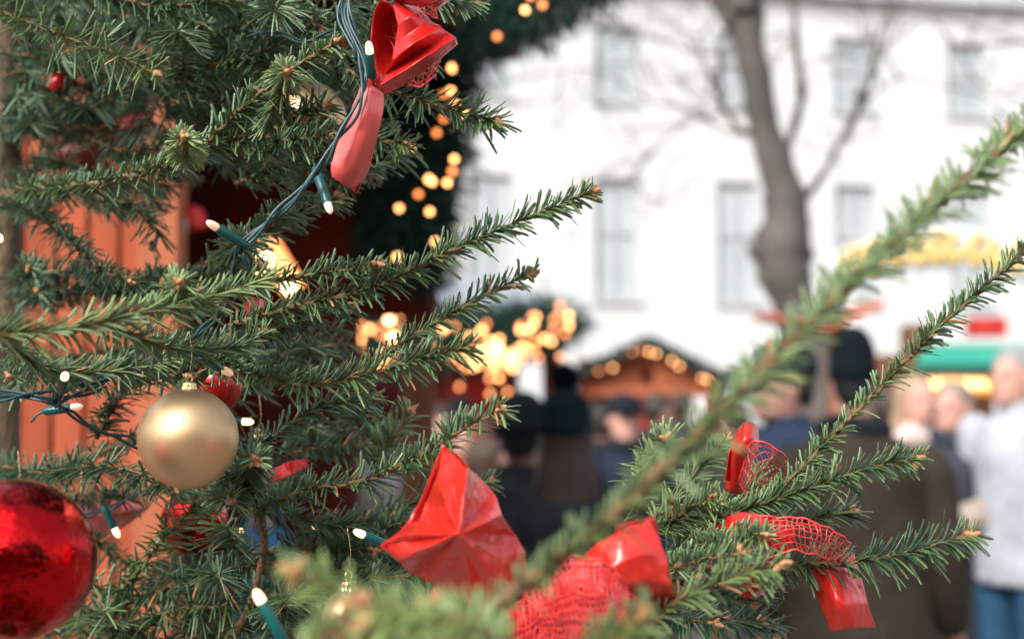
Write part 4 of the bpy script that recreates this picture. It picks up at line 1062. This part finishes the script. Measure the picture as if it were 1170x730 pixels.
def person(px, Y, H, face, label, coat, legs, hair=(.03, .02, .015), hat=None, hatc=(.01, .012, .015), pom=False, longhair=False,
           armL=None, armR=None, coatlen=.62, vox=.012, scarf=None, sleeve=None, bulk=1.0, hs=1.0, lean=0.0, shoes=(.02, .02, .02), group='people in the crowd'):
    """face: yaw in degrees, 0 = towards the camera"""
    s = H / 1.75
    t = empty('person', (X(px, Y), Y, 0), label, 'person', group)
    ya = R(face); cy, sy = math.cos(ya), math.sin(ya)

    def Q(x, y, z):   # local: +x = figure's left, -y = front
        y = y - lean * max(0, z - .9)
        if z > 1.5: x *= hs; y *= hs
        return np.array((X(px, Y) + s * (x * cy - y * sy), Y + s * (x * sy + y * cy), s * z))
    armL = armL or [(.205, 0, 1.42), (.255, .03, 1.14), (.26, -.07, .90)]
    armR = armR or [(-.205, 0, 1.42), (-.255, .03, 1.14), (-.26, -.07, .90)]

    def ell(mbx, prof, m=0, K=20):   # (z, cx, cy, rx, ry)
        a = np.linspace(0, 2 * math.pi, K, endpoint=False)
        prof = [(prof[0][0] - .001,) + prof[0][1:3] + (.001, .001)] + list(prof) + [(prof[-1][0] + .001,) + prof[-1][1:3] + (.001, .001)]
        A = np.array([[Q(x0 + rx * math.cos(q), y0 + ry * math.sin(q), z) for q in a] for z, x0, y0, rx, ry in prof]); mbx.lofts(A[None], m)
    def tb_(mbx, pts, rad, K=12, n=24):
        pp = spline([Q(*p) for p in pts], n); rr = np.interp(np.linspace(0, 1, n), np.linspace(0, 1, len(rad)), rad) * s
        mbx.tube(pp, rr, K)
        mbx.ball(pp[0], rr[0], 10); mbx.ball(pp[-1], rr[-1], 10)
    # body, one mesh
    mb = MB()
    ell(mb, [(.86, 0, 0, .13, .10), (.95, 0, 0, .165, .115), (1.05, 0, 0, .145, .10), (1.2, 0, 0, .15, .105), (1.34, 0, 0, .175, .11), (1.43, 0, .01, .15, .09), (1.49, 0, .01, .07, .065)])
    tb_(mb, [(0, .01, 1.45), (0, 0, 1.52), (0, -.01, 1.58)], [.062, .055, .058])
    ell(mb, [(1.52, 0, -.02, .035, .05), (1.54, 0, -.02, .055, .08), (1.58, 0, -.01, .066, .09), (1.63, 0, 0, .074, .097), (1.68, 0, .005, .075, .098), (1.72, 0, .01, .062, .08), (1.745, 0, .01, .035, .045)])
    tb_(mb, [(0, -.092, 1.65), (0, -.112, 1.615)], [.009, .014], 8, 6)
    for sg in (-1, 1):
        tb_(mb, [(sg * .076, .005, 1.65), (sg * .08, .012, 1.61)], [.014, .01], 8, 5)
        tb_(mb, [(sg * .035, -.085, 1.585), (0, -.098, 1.583)], [.008, .009], 8, 5)
        tb_(mb, [(sg * .09, 0, .92), (sg * .10, -.01, .52), (sg * .10, .02, .10)], [.085, .055, .042])
        tb_(mb, [(sg * .10, .04, .06), (sg * .105, -.14, .035)], [.042, .03], 10, 8)
    for arm in (armL, armR):
        tb_(mb, arm, [.055, .042, .030])
        w, e = np.array(arm[-1]), np.array(arm[-2]); d = norm(w - e)
        sgn = 1 if arm[0][0] > 0 else -1
        fw = norm(np.cross(d, (sgn, 0, 0)) + 1e-6); fw = fw if fw[1] < 0.2 else -fw
        pal = w + d * .05; tb_(mb, [tuple(w + d * .01), tuple(w + d * .045), tuple(w + d * .085)], [.028, .034, .032], 10, 8)
        sd = norm(np.cross(d, fw))
        for k in range(4):
            off = fw * (.030 - .020 * k); ln = (.068, .078, .072, .056)[k]; b0 = w + d * .088 + off
            cu = sd * (-sgn) * .012
            tb_(mb, [tuple(b0), tuple(b0 + d * ln * .5 + cu * .4), tuple(b0 + d * ln * .9 + cu * 1.8)], [.0095, .009, .0075], 7, 7)
        tb_(mb, [tuple(w + d * .03 + fw * .03), tuple(w + d * .06 + fw * .055), tuple(w + d * .09 + fw * .058)], [.012, .011, .009], 7, 7)
    remesh(mb, 'body', M['skin'], t, max(.007, vox * .62), 2)
    for sg in (-1, 1):
        e = MB(); e.ball(Q(sg * .03, -.088, 1.645), .011 * s, 8); e.build('eye', mat('eye', (.05, .04, .035, 1), None, 10, .2), t)
    # trousers
    mb = MB()
    ell(mb, [(.84, 0, 0, .12, .10), (.93, 0, 0, .185, .135), (1.03, 0, 0, .17, .125)])
    for sg in (-1, 1): tb_(mb, [(sg * .095, 0, .90), (sg * .105, -.01, .5), (sg * .105, .02, .09)], [.105, .078, .068])
    remesh(mb, 'trousers', cloth('trousers', legs), t, vox, 3, .012)
    mb = MB()
    for sg in (-1, 1): tb_(mb, [(sg * .105, .05, .055), (sg * .107, -.06, .05), (sg * .11, -.16, .04)], [.05, .052, .042], 12, 10)
    remesh(mb, 'shoes', cloth('shoes', shoes, .5), t, .01, 2)
    # coat
    mb = MB(); b = bulk; zl = 1.42 - coatlen
    ell(mb, [(zl, 0, .01, .20 * b, .155 * b), (zl + .12, 0, .01, .195 * b, .15 * b), (1.1, 0, .01, .18 * b, .145 * b), (1.25, 0, .01, .19 * b, .15 * b), (1.36, 0, .01, .20 * b, .145 * b), (1.44, 0, .015, .16 * b, .115 * b), (1.50, 0, .02, .085, .08), (1.54, 0, .02, .08, .078)], K=28)
    for arm in (armL, armR):
        a2 = [np.array(p) for p in arm]; a2[-1] = a2[-1] - norm(a2[-1] - a2[-2]) * .0
        tb_(mb, [tuple(p) for p in a2], [.082 * b, .066 * b, .05 * b])
    remesh(mb, 'coat', cloth('coat', coat), t, vox, 4, .02)
    if sleeve:
        for arm in (armL, armR):
            mb = MB(); tb_(mb, arm, [.09 * b, .074 * b, .056 * b]); remesh(mb, 'sleeve', cloth('sleeve', sleeve), t, vox, 3, .01)
    if scarf:
        mb = MB(); q = np.linspace(0, 2 * math.pi, 30); mb.tube(np.array([Q(.085 * math.cos(a), .01 + .08 * math.sin(a), 1.50 + .015 * math.sin(2 * a)) for a in q]), .035 * s, 10)
        mb.build('scarf', cloth('scarf', scarf), t)
    # hair, hat
    hm = mat('hair', hair + (1,), tuple(x * .6 for x in hair) + (1,), 40, .5, bump=.4, bscale=90, stretch=(3, 3, .3))
    mb = MB()
    if longhair:
        ell(mb, [(1.28, 0, .10, .09, .035), (1.36, 0, .09, .12, .05), (1.5, 0, .06, .11, .065), (1.6, 0, .035, .093, .085), (1.68, 0, .025, .092, .098), (1.73, 0, .02, .078, .088), (1.765, 0, .015, .03, .04)])
    else:
        ell(mb, [(1.57, 0, .065, .05, .035), (1.62, 0, .035, .081, .075), (1.68, 0, .02, .086, .095), (1.73, 0, .012, .072, .088), (1.765, 0, .01, .035, .045)])
    remesh(mb, 'hair', hm, t, .01, 2, .008)
    if hat:
        hcm = cloth('knit', hatc, .95); mb = MB()
        K = 48; a = np.linspace(0, 2 * math.pi, K, endpoint=False)
        prof = [(1.645, .088, .104), (1.65, .093, .112), (1.695, .094, .113), (1.70, .09, .109), (1.74, .09, .106), (1.785, .068, .08), (1.81, .035, .04), (1.815, .001, .001)] if hat == 'beanie' else \
               [(1.67, .083, .10), (1.675, .092, .11), (1.72, .09, .108), (1.76, .07, .085), (1.78, .03, .04), (1.782, .001, .001)]
        A = np.array([[Q((rx + .003 * (i % 2)) * math.cos(a[i]), .01 + (ry + .003 * (i % 2)) * math.sin(a[i]), z) for i in range(K)] for z, rx, ry in prof]); mb.lofts(A[None])
        if hat == 'cap': mb.rev(Q(0, -.12, 1.685), [(0, -.006), (.075 * s, -.006), (.08 * s, 0), (.075 * s, .006), (0, .008)], 20)
        h = mb.build('hat', hcm, t)
        if pom:
            mb = MB(); cpt = Q(0, .01, 1.85); mb.ball(cpt, .03 * s, 14); n = 700
            D = norm(rng.normal(0, 1, (n, 3))); Wd = norm(np.cross(D, rng.normal(0, 1, (n, 3)))); ts = np.array([.5, 1.])[None, :, None]
            l = (.054 * s * (.8 + .3 * rng.random(n)))[:, None, None]; cc2 = cpt + ts * l * D[:, None]; w = np.array([.006, .001])[None, :, None]
            N2 = np.cross(D, Wd); mb.lofts(np.stack([cc2 - w * Wd[:, None], cc2 + w * Wd[:, None], cc2 + w * N2[:, None]], 2))
            o = mb.build('pompom', hcm); o.parent = h; o.location = -Vector(t.location)
    return t


# near figures on the right
person(974, 4.3, 1.72, 172, 'person in dark brown coat and black beanie seen from behind on the right', (.045, .036, .026), (.03, .05, .08), hat='beanie', hatc=(.006, .012, .016), vox=.011,
       coatlen=.75, bulk=1.2, hs=.74, hair=(.008, .01, .012), scarf=(.01, .014, .018), armR=[(-.20, 0, 1.36), (-.25, .02, 1.12), (-.29, -.08, .92)], armL=[(.19, 0, 1.35), (.24, .03, 1.12), (.28, -.05, .91)])
person(893, 4.6, 1.72, -75, 'person in navy jacket, cap and blue jeans left of the brown coat', (.03, .05, .09), (.05, .10, .20), hat='cap', hatc=(.02, .025, .04), coatlen=.55, bulk=1.1)
person(1158, 6.0, 1.79, -60, 'grey haired man in white jacket and blue jeans at the right edge', (.42, .44, .49), (.03, .09, .17), hair=(.35, .33, .31), coatlen=.62, bulk=1.0,
       armR=[(-.205, 0, 1.42), (-.24, .02, 1.12), (-.23, -.10, .95)])
person(1046, 6.6, 1.70, 20, 'blond person in pale pink coat behind the brown coated person', (.62, .50, .48), (.06, .06, .07), hair=(.42, .28, .18), longhair=True)
person(1088, 6.3, 1.66, -50, 'person with beige sleeves and dark vest left of the white jacket', (.04, .045, .06), (.03, .035, .045), sleeve=(.36, .30, .26), hair=(.30, .24, .20), bulk=1.1,
       armL=[(.205, 0, 1.42), (.28, -.1, 1.2), (.12, -.30, 1.12)], scarf=(.04, .05, .07), coatlen=.55)
# the crowd in the middle
person(645, 4.3, 1.54, 185, 'woman in black pompom beanie with long brown hair seen from behind', (.028, .034, .04), (.02, .02, .025), hat='beanie', hatc=(.005, .014, .02), pom=True, longhair=True, hair=(.05, .028, .02), coatlen=.7)
person(713, 6.8, 1.60, 12, 'man in dark blue coat and dark cap facing the camera', (.018, .026, .045), (.02, .025, .035), hat='cap', hatc=(.015, .02, .03), coatlen=.8, bulk=1.2, scarf=(.02, .025, .03))
person(596, 4.7, 1.54, 170, 'person with dark bobbed hair left of the pompom beanie', (.02, .024, .028), (.02, .02, .025), hair=(.008, .01, .012), hat='beanie', hatc=(.008, .012, .016), bulk=1.1)
person(535, 6.2, 1.52, -60, 'person in beige and pink coat left in the crowd', (.30, .19, .16), (.05, .05, .06), hair=(.28, .12, .06), longhair=True, scarf=(.5, .16, .06))
person(560, 5.4, 1.42, 95, 'shorter person in a black coat with a cream scarf', (.016, .018, .02), (.02, .02, .025), hair=(.12, .07, .05), longhair=True, scarf=(.42, .36, .3))
person(618, 5.6, 1.55, 160, 'person in long black coat between the pompom beanie and the bobbed hair', (.012, .014, .017), (.02, .02, .025), hair=(.02, .015, .012), bulk=1.15)
person(690, 7.6, 1.58, 150, 'person in charcoal coat just left of the man in dark blue', (.02, .022, .026), (.02, .02, .025), hair=(.02, .015, .012), bulk=1.1)
person(752, 9.0, 1.66, 120, 'person in slate grey coat by the gabled hut', (.05, .055, .07), (.03, .03, .04), hair=(.05, .04, .03))
person(672, 9.5, 1.62, 140, 'person in burgundy coat far back before the gabled hut', (.12, .02, .02), (.03, .03, .035), hair=(.05, .03, .02))
person(780, 10.5, 1.7, 160, 'person in black coat far back right of the slate coat', (.02, .022, .028), (.03, .03, .035), hair=(.05, .03, .02))
person(526, 7.0, 1.56, 40, 'person in black hat and coat under the bright garland', (.015, .017, .02), (.02, .02, .03), hat='beanie', hatc=(.01, .012, .014))
person(452, 4.4, 1.58, 130, 'customer in pale grey coat at the near stall', (.55, .54, .56), (.03, .03, .04), hair=(.10, .05, .03), coatlen=.9, bulk=1.15, hat='beanie', hatc=(.10, .02, .02))
person(500, 5.6, 1.55, 10, 'person in bright red jacket right of the pale grey coat', (.50, .025, .02), (.03, .03, .04), hair=(.06, .03, .02))
person(838, 8.0, 1.6, 200, 'person in dark olive coat behind the upright bow loop', (.05, .05, .04), (.03, .03, .04), hair=(.06, .04, .03))
person(1012, 7.5, 1.66, 170, 'person in black jacket between the brown and the pink coats', (.03, .03, .035), (.03, .03, .04), hair=(.05, .03, .02))

# ---- stalls and building added out of view for the shiny balls to mirror
s7 = empty('market_stall', (-1.5, -6, 0), 'unseen row of wooden stalls behind the camera, added for the shiny balls to mirror', 'market stall')
for k, (x0, h, m) in enumerate(((-9, 3.0, 'brownwood'), (-5.2, 2.8, 'redwood'), (-1.2, 3.1, 'orangewood'), (3.2, 2.9, 'redwood'), (7, 3.0, 'brownwood'))):
    mb = MB(); mb.box((x0, -7, 0), (x0 + 3.4, -6.9, h)); mb.build('board_wall', M[m], s7, smooth=False)
    mb = MB(); mb.box((x0 - .2, -6.9, h), (x0 + 3.6, -5.6, h + .1)); mb.build('roof', M['roofgrey'], s7, smooth=False)
    mb = MB(); mb.box((x0, -5.9, 0), (x0 + 3.4, -5.8, 1.0)); mb.build('counter', M[m], s7, smooth=False)
bk = empty('added_building', (0, -28, 0), 'unseen pale building behind the camera, added for bright reflections and fill light', 'building')  # added unseen, pale walls brighten the reflections and fill the tree
for k in range(6):
    mb = MB(); x0 = -34 + k * 11; h = 11 + (k * 37) % 6; mb.box((x0, -32, 0), (x0 + 10.5, -28, h)); mb.build('wall', M['facade'], bk, smooth=False)
    for i in range(4):
        for j in range(3):
            mb = MB(); mb.box((x0 + 1 + i * 2.4, -27.99, 2 + j * 3.2), (x0 + 2.2 + i * 2.4, -27.95, 4 + j * 3.2)); mb.build('window', M['pane'], bk, smooth=False)

# ================================================================== ground
def ground_mat():
    m = bpy.data.materials.new('paving'); m.use_nodes = True; nt = m.node_tree; b = nt.nodes['Principled BSDF']
    tc = nt.nodes.new('ShaderNodeTexCoord'); v = nt.nodes.new('ShaderNodeTexVoronoi'); v.inputs['Scale'].default_value = 9; v.feature = 'F1'
    v2 = nt.nodes.new('ShaderNodeTexVoronoi'); v2.feature = 'DISTANCE_TO_EDGE'; v2.inputs['Scale'].default_value = 9
    nt.links.new(tc.outputs['Object'], v.inputs['Vector']); nt.links.new(tc.outputs['Object'], v2.inputs['Vector'])
    cr = nt.nodes.new('ShaderNodeValToRGB'); cr.color_ramp.elements[0].color = (.17, .14, .125, 1); cr.color_ramp.elements[1].color = (.30, .25, .225, 1)
    nt.links.new(v.outputs['Color'], cr.inputs[0])
    e = nt.nodes.new('ShaderNodeMapRange'); e.inputs[1].default_value = 0; e.inputs[2].default_value = .06; nt.links.new(v2.outputs['Distance'], e.inputs[0])
    mx = nt.nodes.new('ShaderNodeMix'); mx.data_type = 'RGBA'; mx.inputs[6].default_value = (.10, .085, .075, 1)
    nt.links.new(e.outputs[0], mx.inputs[0]); nt.links.new(cr.outputs[0], mx.inputs[7]); nt.links.new(mx.outputs[2], b.inputs['Base Color'])
    b.inputs['Roughness'].default_value = .75
    bp = nt.nodes.new('ShaderNodeBump'); bp.inputs['Distance'].default_value = .02; nt.links.new(e.outputs[0], bp.inputs['Height']); nt.links.new(bp.outputs[0], b.inputs['Normal'])
    return m


mb = MB(); mb.add([(-400, -400, 0), (400, -400, 0), (400, 400, 0), (-400, 400, 0)], [(0, 1, 2, 3)])
setp(mb.build('ground', ground_mat(), smooth=False), kind='structure')

# ================================================================== light
w = bpy.data.worlds.new('World'); scene.world = w; w.use_nodes = True; nt = w.node_tree
bg = nt.nodes['Background']; sky = nt.nodes.new('ShaderNodeTexSky'); sky.sky_type = 'NISHITA'; sky.sun_disc = False
SE, SR = R(40), R(215)
sky.sun_elevation = SE; sky.sun_rotation = SR; sky.air_density = 1.0; sky.dust_density = 4.0; sky.ozone_density = 1.0
hs = nt.nodes.new('ShaderNodeHueSaturation'); hs.inputs['Saturation'].default_value = .42
nt.links.new(sky.outputs[0], hs.inputs['Color']); nt.links.new(hs.outputs[0], bg.inputs['Color']); bg.inputs['Strength'].default_value = .15
sl = bpy.data.lights.new('sun', 'SUN'); sl.energy = 1.1; sl.angle = R(28); sl.color = (1, .97, .93)
so = bpy.data.objects.new('sun', sl); col.objects.link(so)
d = Vector((math.sin(SR) * math.cos(SE), math.cos(SR) * math.cos(SE), math.sin(SE)))
so.rotation_euler = d.to_track_quat('Z', 'Y').to_euler()
vs = scene.view_settings; vs.view_transform = 'Standard'; vs.look = 'None'; vs.gamma = 1; vs.use_curve_mapping = False; vs.exposure = 1.2
scene.cycles.use_denoising = True; scene.cycles.max_bounces = 6; scene.cycles.sample_clamp_indirect = 4
scene.cycles.caustics_reflective = False; scene.cycles.caustics_refractive = False
